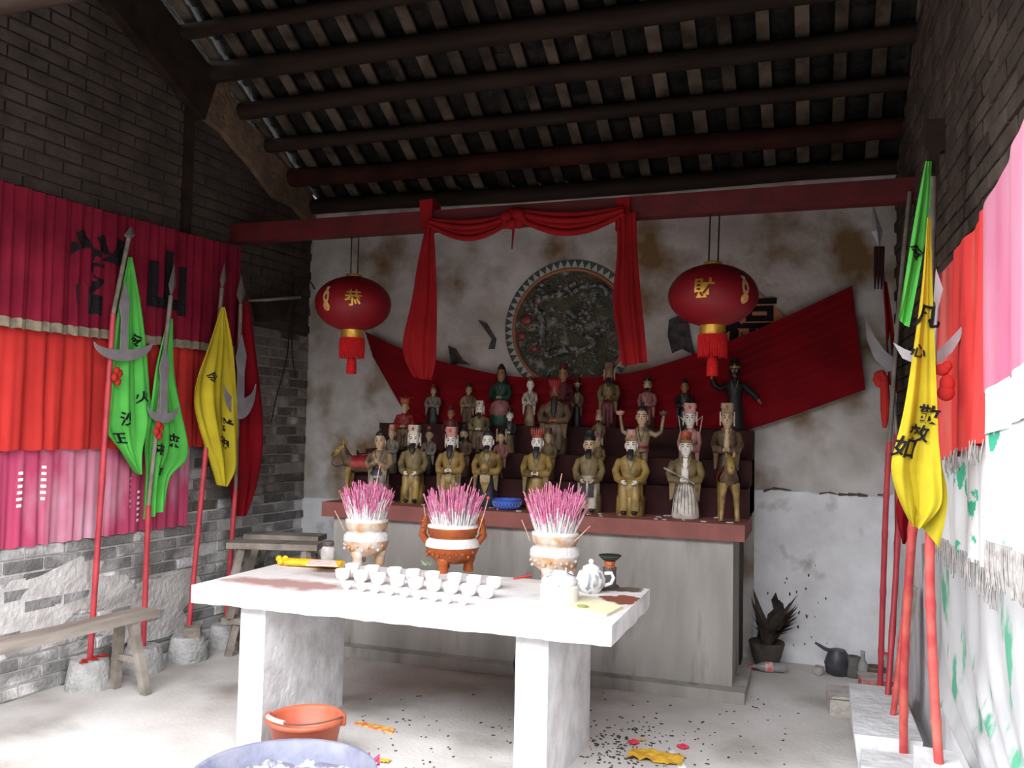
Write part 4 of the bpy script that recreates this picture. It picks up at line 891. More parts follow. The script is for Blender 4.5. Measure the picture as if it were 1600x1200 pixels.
flag('yellow_flag', 'long lemon yellow flag with black brush characters against the right wall', [(1449, 340), (1440, 450), (1425, 560), (1412, 640), (1400, 690), (1392, 730), (1402, 775), (1424, 822)], [(1454, 340), (1457, 450), (1461, 560), (1464, 640), (1466, 690), (1470, 740), (1469, 790), (1438, 826)], PB(-2.97), yellow, 6, .016, [('凡', .58, .20, .085), ('心', .25, .27, .05), ('敬', .75, .45, .075), ('效', .52, .53, .07), ('如', .22, .60, .08)], wrot=-.15, grp='flags against the right wall')
S = pixcloth([(1425, 700), (1412, 740), (1425, 775), (1440, 822)], [(1463, 655), (1470, 720), (1480, 780), (1467, 856)], PB(-2.94), lambda s, q: .012*math.sin(s*6+q*3)); yt = cloth(S, 16, 20, .004, BKN).build('yellow_pennant', yellow); tag(yt, 'rear fold of yellow cloth hanging lower behind the lemon yellow flag', 'flag', 'flags against the right wall')
flag('green_flag', 'narrow green flag tucked behind the yellow flag on the right', [(1446, 252), (1431, 330), (1416, 420), (1403, 498)], [(1456, 252), (1451, 340), (1436, 430), (1420, 512)], PB(-2.62), green, 5, .010, [('令', .5, .55, .06)], grp='flags against the right wall')
flag('red_flag', 'small dark red flag tip hanging below the yellow flag on the right', [(1412, 700), (1406, 760), (1400, 800), (1410, 850)], [(1432, 700), (1432, 770), (1428, 820), (1414, 851)], PB(-1.70), darkred, 4, .012, [], grp='flags against the right wall')
blk = MB(); c = at(1385, 1195, 'z', 0)
blk.box((4.43, -1.47, .085), (.28, .92, .17), jit=.012); tag(blk.build('pole_block', whitecon), 'long whitish cement block holding the red bamboo poles on the right', 'block')
mb = MB(); mb.box((4.43, -2.08, .065), (.26, .24, .13), jit=.012); tag(mb.build('pole_block', whitecon), 'low broken cement block in front of the pole block at bottom right', 'block')
b5 = at(1467, 1193, 'y', -2.9); mb = MB(); mb.box((b5.x, -2.9, (b5.z+.004)/2), (.14, .30, b5.z+.004), jit=.006); tag(mb.build('pole_block', whitecon), 'tall cement block under the rightmost bamboo pole at the bottom edge', 'block')

# ------------------------------------------------------------------ wooden bench on the left
fl_ = lambda u, v: at(u, v, 'z', 0)
e0, e1 = at(240, 951, 'z', .46), at(-150, 1040, 'z', .46)
d = (e1-e0); d.z = 0; d.normalize(); sd = V((-d.y, d.x, 0)); 
if sd.x < 0: sd = -sd
cc = (e0+e1)/2
bn = thing('long_bench', 'weathered narrow wooden bench with splayed legs along the left wall', 'bench', (cc.x, cc.y, 0))
mid = e0-sd*.03
mb = MB(); mb.bar(mid+V((0, 0, -.022)), mid+d*1.55+V((0, 0, -.022)), .17, .042); mb.build('seat_plank', oldwood, bn)
for k in (.17, 1.36):
    for sx in (-1, 1):
        a_ = mid+d*k+sd*sx*.05+V((0, 0, -.04)); b_ = mid+d*(k+(-.05 if k < .8 else .05))+sd*sx*.125; b_.z = 0
        mb = MB(); mb.bar(b_, a_, .045, .045, up=d); mb.build('leg', oldwood, bn)
    a_ = mid+d*(k-(.02 if k < .8 else -.02)); a_.z = .20; mb = MB(); mb.bar(a_-sd*.095, a_+sd*.095, .03, .035); mb.build('rung', oldwood, bn)
# broken stone on the third base, ribbon on the first base
c, h = bases[2]; mb = MB(); mb.box(c+V((.03, 0, h+.035)), (.10, .12, .07), Matrix.Rotation(.6, 3, 'Z'), jit=.012)
tag(mb.build('broken_stone', mat('brown_stone', (.30, .25, .21), (.2, .17, .14), 20, .9, bump=.6)), 'broken brown stone lying on top of the third pole base', 'stone')
c, h = bases[0]; mb = MB(); mb.tube([c+V((.04+.03*math.sin(k*2), -.12+.025*k, h+.008)) for k in range(9)], [.012]*9, 6, flat=.5)
tag(mb.build('red_ribbon', redcl), 'red ribbon lying on the nearest pole base', 'ribbon')

# ------------------------------------------------------------------ things on the table
def on_table(u, v): return at(u, v, 'z', ZT)
def burner(u, v, rpx, lab, glz, ears, nst, seed, tall=1.):
    random.seed(seed); p = on_table(u, v); d = (p-CAM).dot(_f); R = rpx*d/FPX; p = p+V((-.25, .9, 0)).normalized()*R*.55
    t = thing('incense_burner', lab, 'incense burner', p, group='incense burners on the table')
    mb = MB(); mb.lathe([(.02, .045), (R*.55, .05), (R*.86, .085), (R*1.0, .135), (R*.97, .165), (R*.84, .185), (R*.84, .20), (R*.90, .205), (R*.93, .235), (R*.93, .255), (R*.85, .255), (R*.82, .23)], 34, p); mb.build('bowl', glz, t)
    mb = MB(); mb.lathe([(R*1.005, .140), (R*.99, .166), (R*.86, .188)], 34, p); mb.build('ash_ring', ash, t)
    mb = MB(); mb.lathe([(R*.94, .245), (R*.94, .258), (R*.80, .262), (R*.5, .275), (.002, .285)], 30, p); mb.build('ash_bed', ash, t)
    for k in range(3):
        a = math.radians(-100+120*k); q = p+V((math.cos(a)*R*.60, math.sin(a)*R*.60, 0)); mb = MB(); mb.rings([(0, .026, .026), (.012, .030, .030), (.04, .026, .026), (.075, .040, .040), (.09, .03, .03)], 12, q); mb.build('foot', glz, t)
    for k in range(12):
        a = math.radians(-170+14*k); q = p+V((math.cos(a)*R*.95, math.sin(a)*R*.95, .105+.012*math.sin(k*2.4))); mb = MB(); mb.ell(q, .010, 6, 4); mb.build('moulded_boss', glz, t)
    if ears:
        rr = V((math.cos(YAW), math.sin(YAW), 0))
        for sx in (-1, 1):
            mb = MB(); b0 = p+rr*sx*R*.93; mb.tube([b0+V((0, 0, .16)), b0+rr*sx*.03+V((0, 0, .20)), b0+rr*sx*.022+V((0, 0, .25)), b0+rr*sx*.015+V((0, 0, .30))], [.02, .022, .018, .016], 8)
            for q in range(3): mb.ell(b0+rr*sx*.022+V((0, -.012, .215+.03*q)), .012, 6, 4)
            mb.build('ear_handle', glz, t)
    # dense tuft of burnt sticks, uncountable, standing in the ash
    pinkst = mat('pink_stick', (.68, .13, .33), (.80, .36, .50), 60, .8); ashst = mat('ash_stick', (.82, .80, .79), (.66, .60, .60), 70, .9)
    mb = MB()
    for k in range(nst):
        a = random.uniform(0, 6.283); rr_ = R*.80*math.sqrt(random.random()); b0 = p+V((math.cos(a)*rr_, math.sin(a)*rr_, .262)); L_ = random.uniform(.07, .215)*tall*(1.12-.45*(rr_/R)**2)
        ln = V((math.cos(a)*rr_/R*.42+random.uniform(-.16, .16), math.sin(a)*rr_/R*.42+random.uniform(-.16, .16), 1)).normalized(); f = random.uniform(.30, .78)
        mb.cm = 1; mb.tube([b0, b0+ln*L_*f], [.0055, .0042], 4, False); mb.cm = 0; mb.tube([b0+ln*L_*f, b0+ln*L_], [.0034, .0028], 4, True)
    o = mb.build('incense_tuft', [pinkst, ashst]); o['kind'] = 'stuff'; tag(o, 'dense tuft of pink and ash white incense sticks in the '+lab.split(' incense')[0]+' burner', 'incense')
    return p, R
bl, rl = burner(567, 884, 36, 'left dusty amber incense burner beside the yellow packet', glazed, False, 420, 3)
bc2, rc2 = burner(703, 896, 43, 'middle glossy amber incense burner with upright ear handles', glaze, True, 330, 5)
br, rr2 = burner(866, 912, 40, 'right dusty amber incense burner behind the white pot', glazed, False, 460, 9, 1.15)
random.seed(4)
stc = mat('plain_stick', (.70, .48, .32), (.62, .25, .2), 50, .7); redtip = mat('stick_tip', (.75, .08, .05))
def lone(p0, p1, lab, tip=None):
    mb = MB(); mb.tube([p0, lerp(p0, p1, .5)+V((.002, 0, 0)), p1], [.0032, .003, .0025], 5); o = mb.build('incense_stick', stc); tag(o, lab, 'incense stick', 'single incense sticks')
    if tip: mb = MB(); mb.ell(p1, .009, 8, 5); mb.build('red_tip', redtip, o)
def up_from(p, R, u0, v0, u1, v1, lab, tip=None):
    a = at(u0, v0, 'y', p.y-.3*R); b = at(u1, v1, 'y', p.y-.3*R); lone(a, b, lab, tip)
for (p, R, u0, v0, u1, v1, lab, tip) in ((bl, rl, 545, 815, 531, 768, 'incense stick with red tip leaning left from the left burner', 1), (bl, rl, 538, 828, 523, 798, 'short pale stick at the left rim of the left burner', 0), (bl, rl, 583, 775, 594, 725, 'tall red stick rising before the praying statue', 0), (bl, rl, 590, 810, 609, 780, 'pale stick leaning right from the left burner', 0),
        (bc2, rc2, 667, 830, 662, 788, 'pale stick standing at the left ear of the middle burner', 0), (bc2, rc2, 747, 832, 763, 778, 'red tipped stick at the right ear of the middle burner', 1), (bc2, rc2, 718, 800, 738, 745, 'tall pale stick leaning right from the middle burner', 0),
        (br, rr2, 855, 790, 858, 752, 'short upright stick at the top of the right burner', 0), (br, rr2, 866, 795, 878, 740, 'tall thin stick rising from the right burner', 0), (br, rr2, 885, 830, 915, 783, 'pale stick leaning far right from the right burner', 0), (br, rr2, 893, 850, 922, 822, 'lowest pale stick leaning out of the right burner', 0), (br, rr2, 888, 835, 905, 790, 'red stick leaning right in the right burner', 0), (br, rr2, 828, 845, 815, 812, 'pale stick at the left rim of the right burner', 0)):
    up_from(p, R, u0, v0, u1, v1, lab, tip)
# rows of little cups
def cup_parts(t, r, h):
    mb = MB(); mb.lathe([(r*.5, 0), (r*.55, .004), (r*.82, h*.18), (r*.96, h*.5), (r, h), (r*.93, h), (r*.88, h*.5), (r*.6, h*.2), (.002, h*.15)], 20); mb.build('cup_body', porcelain, t)
    mb = MB(); mb.lathe([(r*.84, h*.62), (.002, h*.62)], 16); mb.build('tea', mat('pale_tea', (.55, .50, .42), rough=.2), t)
    mb = MB(); mb.lathe([(r*.46, -.0), (r*.5, .006)], 16); mb.build('foot_ring', porcelain, t)
ORD = ['first', 'second', 'third', 'fourth', 'fifth', 'sixth', 'seventh', 'eighth', 'ninth', 'tenth']
def cups(n, a, b, r, h, row):
    proto = None
    for k in range(n):
        p = on_table(lerp(a[0], b[0], k/(n-1)), lerp(a[1], b[1], k/(n-1)))+V((random.uniform(-.006, .006), random.uniform(-.006, .006), .001))
        lab = ORD[k]+' white cup from the left in the '+row
        t = thing('tea_cup', lab, 'cup', p, random.uniform(0, 3), 'white cups lined up on the table', local=True)
        if proto is None: cup_parts(t, r, h); proto = t
        else:
            for ch in proto.children: o = ch.copy(); COL.objects.link(o); o.parent = t
cups(8, (552, 897), (771, 920), .040, .055, 'back row on the table')
cups(9, (535, 906), (761, 935), .040, .055, 'middle row on the table')
cups(9, (541, 921), (722, 946), .024, .038, 'front row of tiny cups')
# teapot, lidded pot, lamp, paper, packet
p = on_table(920, 928)+V((0, .04, 0)); t = thing('teapot', 'small white teapot with grey streaks and a round handle', 'teapot', p)
streak = mat('streaked_porcelain', (.74, .74, .72), (.25, .27, .28), 30, .35, lo=.5, hi=.62, stretch=(1, 1, .3))
mb = MB(); mb.lathe([(.035, 0), (.045, .006), (.070, .04), (.074, .07), (.060, .105), (.042, .115), (.002, .116)], 26, p); mb.build('body', streak, t)
mb = MB(); mb.lathe([(.044, .115), (.040, .128), (.020, .138), (.008, .142), (.014, .152), (.010, .163), (.001, .166)], 20, p); mb.build('lid', porcelain, t)
mb = MB(); rr = V((math.cos(YAW), math.sin(YAW), 0)); mb.tube([p+rr*x+V((0, 0, z)) for x, z in ((.066, .095), (.10, .098), (.112, .075), (.10, .048), (.066, .035))], .009, 8); mb.build('handle', porcelain, t)
mb = MB(); mb.tube([p-rr*x+V((0, 0, z)) for x, z in ((.06, .05), (.09, .07), (.105, .10))], [.018, .013, .009], 8); mb.build('spout', porcelain, t)
p = on_table(868, 945)+V((0, .06, 0)); t = thing('lidded_pot', 'white cylindrical pot with a patterned bowl lid in front of the right burner', 'pot', p)
mb = MB(); mb.lathe([(.086, 0), (.09, .005), (.09, .075), (.094, .082), (.08, .085), (.002, .085)], 30, p); mb.build('pot_body', porcelain, t)
mb = MB(); mb.lathe([(.080, .086), (.088, .10), (.070, .125), (.035, .14), (.03, .148), (.002, .15)], 28, p); mb.build('bowl_lid', mat('patterned_porcelain', (.72, .72, .70), (.20, .22, .25), 25, .3, lo=.58, hi=.62), t)
mb = MB(); mb.tube([p+V((.045, -.05, .08)), p+V((.045, -.05, .12)), p+V((.043, -.045, .17))], .003, 5); mb.build('wire_hook', porcelain, t)
p = on_table(951, 918)+V((0, .02, 0)); t = thing('oil_lamp', 'sooty black candle stand with flared top on the table corner', 'lamp', p)
sooty = mat('sooty_metal', (.05, .042, .04), (.10, .085, .08), 30, .6)
mb = MB(); mb.lathe([(.050, 0), (.048, .008), (.034, .012), (.033, .085), (.036, .10), (.030, .102)], 22, p, True); mb.build('stem', sooty, t)
mb = MB(); mb.lathe([(.030, .10), (.026, .112), (.030, .13), (.024, .135)], 20, p); mb.build('amber_neck', glaze, t)
mb = MB(); mb.lathe([(.024, .132), (.040, .14), (.060, .160), (.058, .163), (.036, .146), (.002, .144)], 24, p); mb.build('flared_dish', mat('sooty_dish', (.03, .04, .03), rough=.4), t)
q = [on_table(u, v) for u, v in ((874, 949), (915, 935), (972, 951), (948, 964))]
mb = MB(); mb.prism([v+V((0, 0, .012)) for v in q], (0, 0, -.011)); t_ = tag(mb.build('joss_paper', mat('cream_paper', (.78, .72, .48), (.70, .64, .42), 8, .9)), 'folded cream yellow joss paper near the front right table corner', 'paper')
mb = MB(); mb.ell(on_table(910, 953)+V((0, 0, .018)), (.030, .016, .006), 8, 4); tag(mb.build('leaf_scrap', mat('leaf_green', (.22, .28, .06), rough=.6)), 'small green leaf lying on the joss paper', 'leaf')
mb = MB(); mb.tube([on_table(802, 906)+V((0, 0, .006)), on_table(830, 902)+V((0, 0, .008))], [.003, .008], 6); tag(mb.build('red_candle_stub', redtip), 'thin red candle stub lying left of the right burner', 'candle')
a_, b_ = on_table(448, 884), on_table(535, 889); pk = thing('yellow_packet', 'crumpled yellow plastic incense packet at the back left of the table', 'packet', (a_+b_)/2)
yp = mat('yellow_plastic', (.85, .52, .02), (.75, .38, .01), 20, .25)
mb = MB(); ax = (b_-a_); L_ = ax.length; dirx = ax.normalized()
mb.loft([[a_+ax*k+V((0, 0, .024))+(V((-dirx.y, dirx.x, 0))*math.cos(x)*.042+V((0, 0, 1))*math.sin(x)*.022)*(1+.12*noise.noise(V((k*9, x*2, 1)))) for x in [2*math.pi*j/12 for j in range(12)]] for k in [i/14 for i in range(15)]], 12); mb.build('wrapper', yp, pk)
mb = MB()
for k in range(4): mb.ell(a_-dirx*(.01+.012*k)+V((0, .01*math.sin(k*2), .026+.012*math.cos(k*2.2))), (.022, .016, .02), 8, 5)
mb.build('twisted_end', yp, pk)
mb = MB(); mb.prism([at(u, v, 'z', ZT+.047) for u, v in ((478, 882), (528, 884), (524, 876), (486, 874))], (0, 0, -.006)); mb.build('printed_card', mat('pink_card', (.80, .55, .48), (.85, .75, .70), 30, .8), pk)
p = on_table(512, 881); t = thing('dusty_jar', 'dusty glass jar with dark lid behind the yellow packet', 'jar', p)
mb = MB(); mb.lathe([(.036, 0), (.040, .004), (.040, .085), (.03, .10), (.03, .105)], 22, p, True); mb.build('jar_body', mat('dusty_glass', (.34, .32, .30), (.62, .60, .58), 18, .35), t)
mb = MB(); mb.lathe([(.033, .104), (.033, .13), (.002, .131)], 20, p); mb.build('jar_lid', sooty, t)
mb = MB(); 
for k in range(6): a = k*1.05; mb.tube([on_table(667, 890)+V((0, 0, .02)), on_table(667, 890)+V((.035*math.cos(a), .035*math.sin(a), .035+.01*(k % 2)))], [.006, .003], 5)
tag(mb.build('leaf_sprig', mat('pale_leaf', (.36, .48, .30), rough=.7)), 'small pale green sprig beside the middle burner', 'plant')
p = on_table(690, 886)*0; pb0 = at(788, 797, 'z', ZA); t = thing('blue_bowl', 'blue plastic bowl with lattice pattern on the altar edge', 'bowl', pb0+V((0, .05, 0)))
bl_ = mat('blue_plastic', (.05, .12, .55), (.07, .18, .68), 30, .35); p = pb0+V((0, .05, .001))
mb = MB(); mb.lathe([(.05, 0), (.075, .008), (.092, .045), (.098, .068), (.104, .070), (.094, .066), (.085, .04), (.06, .012), (.002, .01)], 34, p); b_o = mb.build('bowl_body', bl_, t)
mb = MB()
for k in range(26):
    for sg in (-1, 1):
        a0 = 2*math.pi*k/26; a1 = a0+sg*.22; mb.tube([p+V((.084*math.cos(a0), .084*math.sin(a0), .016)), p+V((.097*math.cos((a0+a1)/2), .097*math.sin((a0+a1)/2), .036)), p+V((.1*math.cos(a1), .1*math.sin(a1), .058))], .0015, 4, False)
mb.build('lattice_pattern', mat('pale_blue', (.25, .40, .80), rough=.4), t, kind='stuff')

# ------------------------------------------------------------------ floor objects
p = at(478, 1118, 'z', .225); p.z = 0; t = thing('plastic_bucket', 'terracotta orange plastic bucket with wire handle beside the left table leg', 'bucket', p)
bk = mat('terracotta_plastic', (.50, .12, .06), (.42, .09, .05), 10, .45); RB = .175
mb = MB(); mb.lathe([(.125, 0), (.13, .004), (.165, .20), (.176, .205), (.178, .222), (.170, .226), (.160, .21), (.128, .02), (.002, .016)], 40, p); mb.build('bucket_body', bk, t)
mb = MB(); rr = V((math.cos(YAW), math.sin(YAW), 0)); fw = V((math.sin(YAW), -math.cos(YAW), 0))
pts = [p+rr*(-.176*math.cos(a))+fw*(.14*math.sin(a))+V((0, 0, .225+.035*math.sin(a)-.03*math.sin(a)**2)) for a in [math.pi*k/16 for k in range(17)]]
mb.tube(pts, .004, 6); mb.build('wire_handle', mat('rusty_wire', (.16, .09, .06)), t)
mb = MB(); mb.tube(pts[2:7], .012, 8); mb.build('handle_grip', mat('grip', (.55, .45, .38)), t)
for sx in (-1, 1): mb = MB(); mb.box(p+rr*sx*.176+V((0, 0, .21)), (.02, .03, .05), Matrix.Rotation(YAW, 3, 'Z')); mb.build('handle_lug', bk, t)
c = at(445, 1158, 'z', .22); dB = (c-CAM).dot(_f); RBas = 132*dB/FPX; hd_ = CAM-c; hd_.z = 0; c = c+hd_.normalized()*RBas; c.z = 0
t = thing('ash_basin', 'wide grey blue basin of ash at the bottom edge of the picture', 'basin', c)
bm_ = mat('basin_metal', (.16, .165, .23), (.24, .24, .30), 9, .6, bump=.3)
mb = MB(); mb.lathe([(RBas*.72, 0), (RBas*.95, .16), (RBas*.98, .205), (RBas*1.0, .22), (RBas*.985, .232), (RBas*.95, .222), (RBas*.90, .17), (RBas*.70, .06), (.002, .055)], 56, c); mb.build('basin_body', bm_, t)
mb = MB(); mb.grid(lambda s, q: c+V((q*RBas*.86*math.cos(s*6.2832), q*RBas*.86*math.sin(s*6.2832), .105+.05*q**3+.03*noise.noise(V((q*6*math.cos(s*6.2832), q*6*math.sin(s*6.2832), 0))))), 48, 14); mb.build('ash_heap', mat('grey_ash', (.17, .17, .22), (.50, .49, .50), 22, .95, bump=.8, bscale=60, lo=.45, hi=.6), t)
mb = MB()
for k in range(3): mb.tube([c+V((.10+.05*k, .35-.02*k, .17)), c+V((.13+.05*k, .36, .20)), c+V((.16+.04*k, .33, .175))], .008, 6)
tag(mb.build('pink_wrapper', mat('pink_wrapper', (.55, .06, .20))), 'scrap of pink wrapper lying in the ash basin', 'wrapper')
# floor litter, each scrap a thing
def scrap(pts, z, m, nm, lab, cat='litter'):
    mb = MB(); mb.prism([at(u, v, 'z', z) for u, v in pts], (0, 0, -z+.001)); tag(mb.build(nm, m), lab, cat)
scrap([(553, 1130), (560, 1126), (618, 1138), (613, 1145)], .006, mat('red_yellow_wrapper', (.70, .12, .06), (.80, .62, .15), 30, .5), 'incense_wrapper', 'flat red and yellow wrapper on the floor behind the bucket')
for k, (u, v, lab) in enumerate(((1025, 1185, 'large crumpled orange plastic wrapper on the floor right of the table leg'), (1003, 1158, 'tiny amber scrap on the floor above the orange wrapper'), (597, 1190, 'small amber scrap on the floor beside the ash basin'))):
    mb = MB(); q = at(u, v, 'z', 0); R_ = (.13, .02, .04)[k]
    mb.grid(lambda s, t2: q+V(((s-.5)*2*R_, (t2-.5)*R_*1.1, .006+.035*(R_/.13)*abs(noise.noise(V((s*4, t2*4, k*3)))))), 16, 10); tag(mb.build('plastic_wrapper', mat('orange_plastic', (.62, .30, .02), (.75, .48, .05), 25, .25)), lab, 'litter')
for k, (u, v, lab) in enumerate(((990, 1159, 'crushed pink flower near the right table leg'), (1067, 1166, 'red petal lying alone on the floor at right'))):
    mb = MB(); q = at(u, v, 'z', .012)
    for j in range(4): mb.ell(q+V((.016*math.cos(j*1.6), .016*math.sin(j*1.6), 0)), (.016, .012, .008), 7, 4)
    tag(mb.build('red_petal', mat('petal', (.60, .02, .06), rough=.6)), lab, 'petal')
scrap([(1045, 1172), (1052, 1172), (1072, 1198), (1060, 1198)], .006, porcelain, 'white_paper', 'white paper strip beside the orange wrapper')
mb = MB(); random.seed(21)
for k in range(420):
    u, v = (random.gauss(960, 60), random.gauss(1165, 22)) if k % 3 else (random.uniform(560, 1250), random.uniform(1080, 1210))
    if v < 1075: continue
    q = at(u, v, 'z', .002); s_ = random.uniform(.003, .011); mb.box(q, (s_*random.uniform(1, 2.2), s_, .003), Matrix.Rotation(random.uniform(0, 3), 3, 'Z'))
o = mb.build('ash_flecks', mat('charred', (.06, .055, .06), rough=.9)); o['kind'] = 'stuff'; tag(o, 'burnt paper flecks scattered over the floor', 'ash')
# right corner clutter
p = at(1195, 1050, 'z', 0); ax = V((.97, .22, 0)); t = thing('soda_bottle', 'empty clear plastic bottle with red cap lying by the altar', 'bottle', p)
glassm = mat('clear_plastic', (.45, .44, .43), (.36, .35, .35), 20, .15, transm=.35)
def along(prof, m, nm, n=18):
    mb = MB(); mb.loft([[p+ax*x+V((0, 0, .034))+(V((-ax.y, ax.x, 0))*math.cos(a)+V((0, 0, 1))*math.sin(a))*r for a in [2*math.pi*j/n for j in range(n)]] for x, r in prof], n); mb.build(nm, m, t)
along([(-.08, .012), (-.05, .016), (-.02, .031), (.0, .033), (.06, .030), (.12, .033), (.135, .026)], glassm, 'bottle_body'); along([(-.105, .014), (-.08, .014)], mat('red_cap', (.60, .02, .03), rough=.4), 'cap'); along([(.0, .0335), (.05, .032)], mat('red_label', (.62, .04, .05), (.8, .75, .72), 30, .4), 'label')
blackpl = mat('black_plastic', (.035, .035, .042), (.06, .06, .07), 12, .45)
p = at(1309, 1056, 'z', 0)+V((0, .02, 0)); t = thing('black_pot', 'black bulging pot with an upturned handle by the back wall', 'pot', p)
mb = MB(); mb.rings([(0, .05, .05), (.02, .075, .07), (.08, .085, .08), (.14, .065, .062), (.165, .05, .05)], 20, p); mb.build('pot_body', blackpl, t)
mb = MB(); mb.tube([p+V((-.02, 0, .15)), p+V((-.08, -.01, .165)), p+V((-.14, -.015, .20))], [.028, .026, .016], 8, flat=.5); mb.build('pot_handle', blackpl, t)
p = at(1333, 1058, 'z', 0); t = thing('dark_jar', 'dark clay jar with an open collar beside the black pot', 'jar', p)
mb = MB(); mb.lathe([(.04, 0), (.055, .03), (.05, .09), (.042, .11), (.045, .135), (.034, .137), (.03, .11), (.002, .10)], 22, p); mb.build('jar_body', mat('dark_clay', (.08, .07, .068), (.13, .12, .11), 15, .6), t)
p = at(1282, 1053, 'z', 0); t = thing('clay_cup', 'small round clay cup lying on its side in the right corner', 'cup', p)
mb = MB(); vv = []
ax2 = V((-.35, -.93, 0)); pr = [(0, .018), (.01, .026), (.04, .034), (.05, .036), (.045, .028), (.015, .018), (.014, .001)]
mb.loft([[p+V((0, 0, .036))+ax2*x+(V((-ax2.y, ax2.x, 0))*math.cos(a)+V((0, 0, 1))*math.sin(a))*r for a in [2*math.pi*j/18 for j in range(18)]] for x, r in pr], 18, False); mb.build('cup_body', mat('grey_clay', (.42, .38, .35), (.3, .27, .25), 12, .6), t)
for u, lab, hgt, capc in ((1348, 'clear glass bottle standing behind the dark jar', .18, None), (1386, 'glass bottle with red cap standing behind the bamboo poles', .17, 1)):
    p = at(u, 1061, 'z', 0); t = thing('glass_bottle', lab, 'bottle', p); mb = MB(); mb.lathe([(.032, 0), (.035, .005), (.035, hgt*.5), (.014, hgt*.72), (.013, hgt*.92)], 18, p, True); mb.build('bottle_body', glassm, t)
    mb = MB(); mb.lathe([(.015, hgt*.92), (.015, hgt), (.001, hgt)], 14, p); mb.build('cap', mat('red_cap', (.6, .02, .03)) if capc else glassm, t)
p = at(1367, 1062, 'z', 0); mb = MB(); mb.lathe([(.04, 0), (.05, .01), (.055, .07), (.06, .085), (.05, .086), (.045, .03), (.002, .02)], 22, p); tag(mb.build('brown_bowl', mat('brown_clay', (.12, .085, .07), rough=.5)), 'dark brown clay bowl among the bottles behind the poles', 'bowl')
q = at(1322, 1118, 'z', 0); t = thing('cut_brick', 'pale broken brick lying with its lid slab near the pole block', 'brick', q)
R_ = Matrix.Rotation(.12, 3, 'Z'); mb = MB(); mb.box(q+V((0, .06, .045)), (.19, .17, .09), R_, jit=.006); mb.build('brick_body', mat('pale_brick', (.55, .50, .46), (.42, .37, .33), 16, .95, bump=.6), t)
mb = MB(); mb.box(q+V((.015, .10, .1)), (.21, .24, .02), R_, jit=.006); mb.build('top_slab', mat('pale_brick2', (.50, .46, .43), (.38, .34, .31), 16, .95, bump=.6), t)
q = at(1380, 1090, 'z', 0)+V((0, .06, 0)); t = thing('red_box', 'low red painted wooden box behind the pole block', 'box', q)
redbox = mat('worn_red', (.38, .05, .06), (.48, .25, .23), 25, .7)
mb = MB(); mb.box(q+V((0, 0, .05)), (.26, .13, .10), R_); mb.build('box_body', redbox, t)
mb = MB(); mb.box(q+V((0, 0, .106)), (.27, .14, .012), R_); mb.build('box_lid', mat('box_lid', (.45, .38, .34), (.36, .3, .27), 12, .8), t)
a_ = qr(1.30, 0)+NR*.16; mb = MB(); mb.bar(a_+V((0, 0, .001)), qr(1.22, .78)+NR*.06, .14, .035, up=NR); tag(mb.build('leaning_board', oldwood), 'grey weathered board leaning on the right wall behind the poles', 'board')
# dry plant in a dark pot behind the altar end
p = V((3.80, -.22, 0)); t = thing('dried_plant', 'blackened dried plant in a clay pot between altar and back wall', 'plant', p)
mb = MB(); mb.lathe([(.07, 0), (.10, .10), (.12, .17), (.115, .18), (.09, .15), (.002, .14)], 20, p); mb.build('clay_pot', mat('dark_pot', (.09, .075, .065), (.05, .042, .04), 12, .8), t)
leafd = mat('dead_leaf', (.045, .035, .03), (.09, .07, .055), 18, .9); random.seed(8)
for k in range(64):
    a = random.uniform(0, 6.28); L_ = random.uniform(.10, .40); e = p+V((math.cos(a)*L_*.6+.05, math.sin(a)*L_*.5, .15+L_*random.uniform(.5, 1))); e.x = min(max(e.x, 3.70), 4.0); e.y = min(e.y, -.06)
    mb = MB(); m_ = lerp(p+V((0, 0, .15)), e, .5)+V((0, 0, .03)); sd_ = V((-math.sin(a), math.cos(a), 0))*random.uniform(.014, .040)
    b0 = p+V((math.cos(a)*.03, math.sin(a)*.03, .14)); mb.add([b0, m_-sd_, e, m_+sd_, m_+V((0, 0, .008))], [(0, 1, 4), (1, 2, 4), (2, 3, 4), (3, 0, 4)], True); mb.build('dry_leaf', leafd, t, fixn=False)
mb = MB(); mb.prism([at(u+random.uniform(-2, 2), v+random.uniform(-2, 2), 'y', -.018) for u, v in ((1211, 927), (1217, 938), (1225, 942), (1228, 958), (1222, 966), (1224, 976), (1214, 984), (1212, 992), (1204, 1000), (1209, 1010), (1203, 1018), (1203, 1034), (1178, 1036), (1180, 1000), (1186, 978), (1196, 968), (1198, 958), (1208, 950), (1205, 938))], (0, .006, 0)); mb.build('broken_plaster', mat('charred_wall', (.035, .028, .026), (.07, .055, .05), 20, .95, bump=.8), wall_back)
for k in range(30):
    u, v = random.gauss(1240, 28), random.uniform(880, 1010); q = at(u, v, 'y', -.016); r_ = random.uniform(.003, .010)
    mb = MB(); mb.prism([q+V((r_*math.cos(x)*.7, 0, r_*math.sin(x)*1.5)) for x in (0, 1.2, 2.4, 3.6, 5)], (0, .004, 0)); mb.build('plaster_chip', mat('charred_wall', (.035, .028, .026)), wall_back)
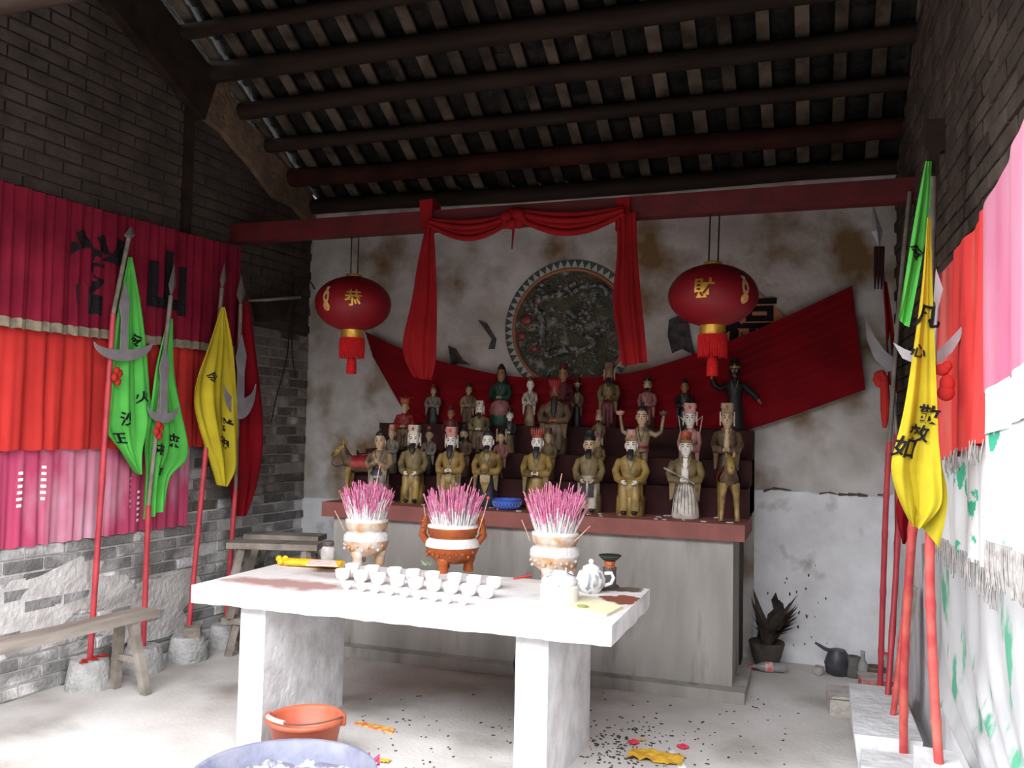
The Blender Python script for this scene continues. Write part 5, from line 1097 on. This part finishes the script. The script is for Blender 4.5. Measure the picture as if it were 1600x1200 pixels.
# stools stacked upside down in the back left corner
def stool(px, z, rz, lab, L_=.62):
    p = V((px[0], px[1], z)); t = thing('wooden_stool', lab, 'stool', p, rz, 'stacked stools in the back corner', local=True)
    mb = MB(); mb.box((0, 0, .235), (L_, .20, .04)); mb.build('seat', oldwood, t)
    for sx in (-1, 1):
        for sy in (-1, 1): mb = MB(); mb.bar((sx*(L_/2-.05), sy*.085, 0), (sx*(L_/2-.09), sy*.06, .22), .045, .045); mb.build('leg', oldwood, t)
        mb = MB(); mb.bar((sx*(L_/2-.065), -.075, .10), (sx*(L_/2-.065), .075, .10), .03, .03); mb.build('rung', oldwood, t)
q = V((.59, -1.27, 0))
for k, nm in enumerate(('bottom', 'middle')): stool((q.x, q.y), .256*k, .22+.06*k, nm+' wooden stool of the stack behind the table corner')
stool((q.x+.02, q.y), .512, .30, 'top wooden stool of the stack behind the table corner')
for k, nm in enumerate(('bottom', 'middle', 'top')): stool((q.x-.17, q.y+.40), .256*k, .12+.05*k, nm+' wooden stool of the stack against the back wall', .56)
# dark jar under the table, wall bracket and cables
p = V((2.55, -1.38, 0)); mb = MB(); mb.lathe([(.09, 0), (.14, .06), (.16, .18), (.13, .28), (.10, .30), (.09, .27), (.002, .2)], 26, p); tag(mb.build('storage_jar', mat('black_glaze', (.03, .028, .03), rough=.35)), 'dark round storage jar standing under the table before the altar', 'jar')
pl = PL(.02); a_, b_ = hit(388, 468, pl), hit(442, 464, pl)
br_ = thing('wall_bracket', 'small pale wooden shelf with dark support high on the left wall', 'shelf', (a_+b_)/2)
mb = MB(); mb.prism([a_, b_, b_+NL*.18, a_+NL*.18], (0, 0, -.02)); mb.build('shelf_board', oldwood, br_)
mb = MB(); mb.prism([hit(392, 473, pl), hit(436, 470, pl), hit(428, 498, pl), hit(398, 503, pl)], NL*.12); mb.build('support', darkwood, br_)
for lab, pts in (('thin cable looping down the brick corner from the lantern', [(492, 452, .06), (478, 440, .03), (455, 500, .03), (448, 560, .03), (432, 620, .03), (424, 660, .03)]), ('dark cord running down the edge of the back left corner', [(458, 425, .03), (460, 480, .03), (456, 540, .03), (462, 590, .03)])):
    mb = MB(); P_ = [tuple(hit(u, v, PL(o_))) for u, v, o_ in pts]; mb.tube([V(poly(P_, k/30)) for k in range(31)], .005, 5); tag(mb.build('cable', cord), lab, 'cable')
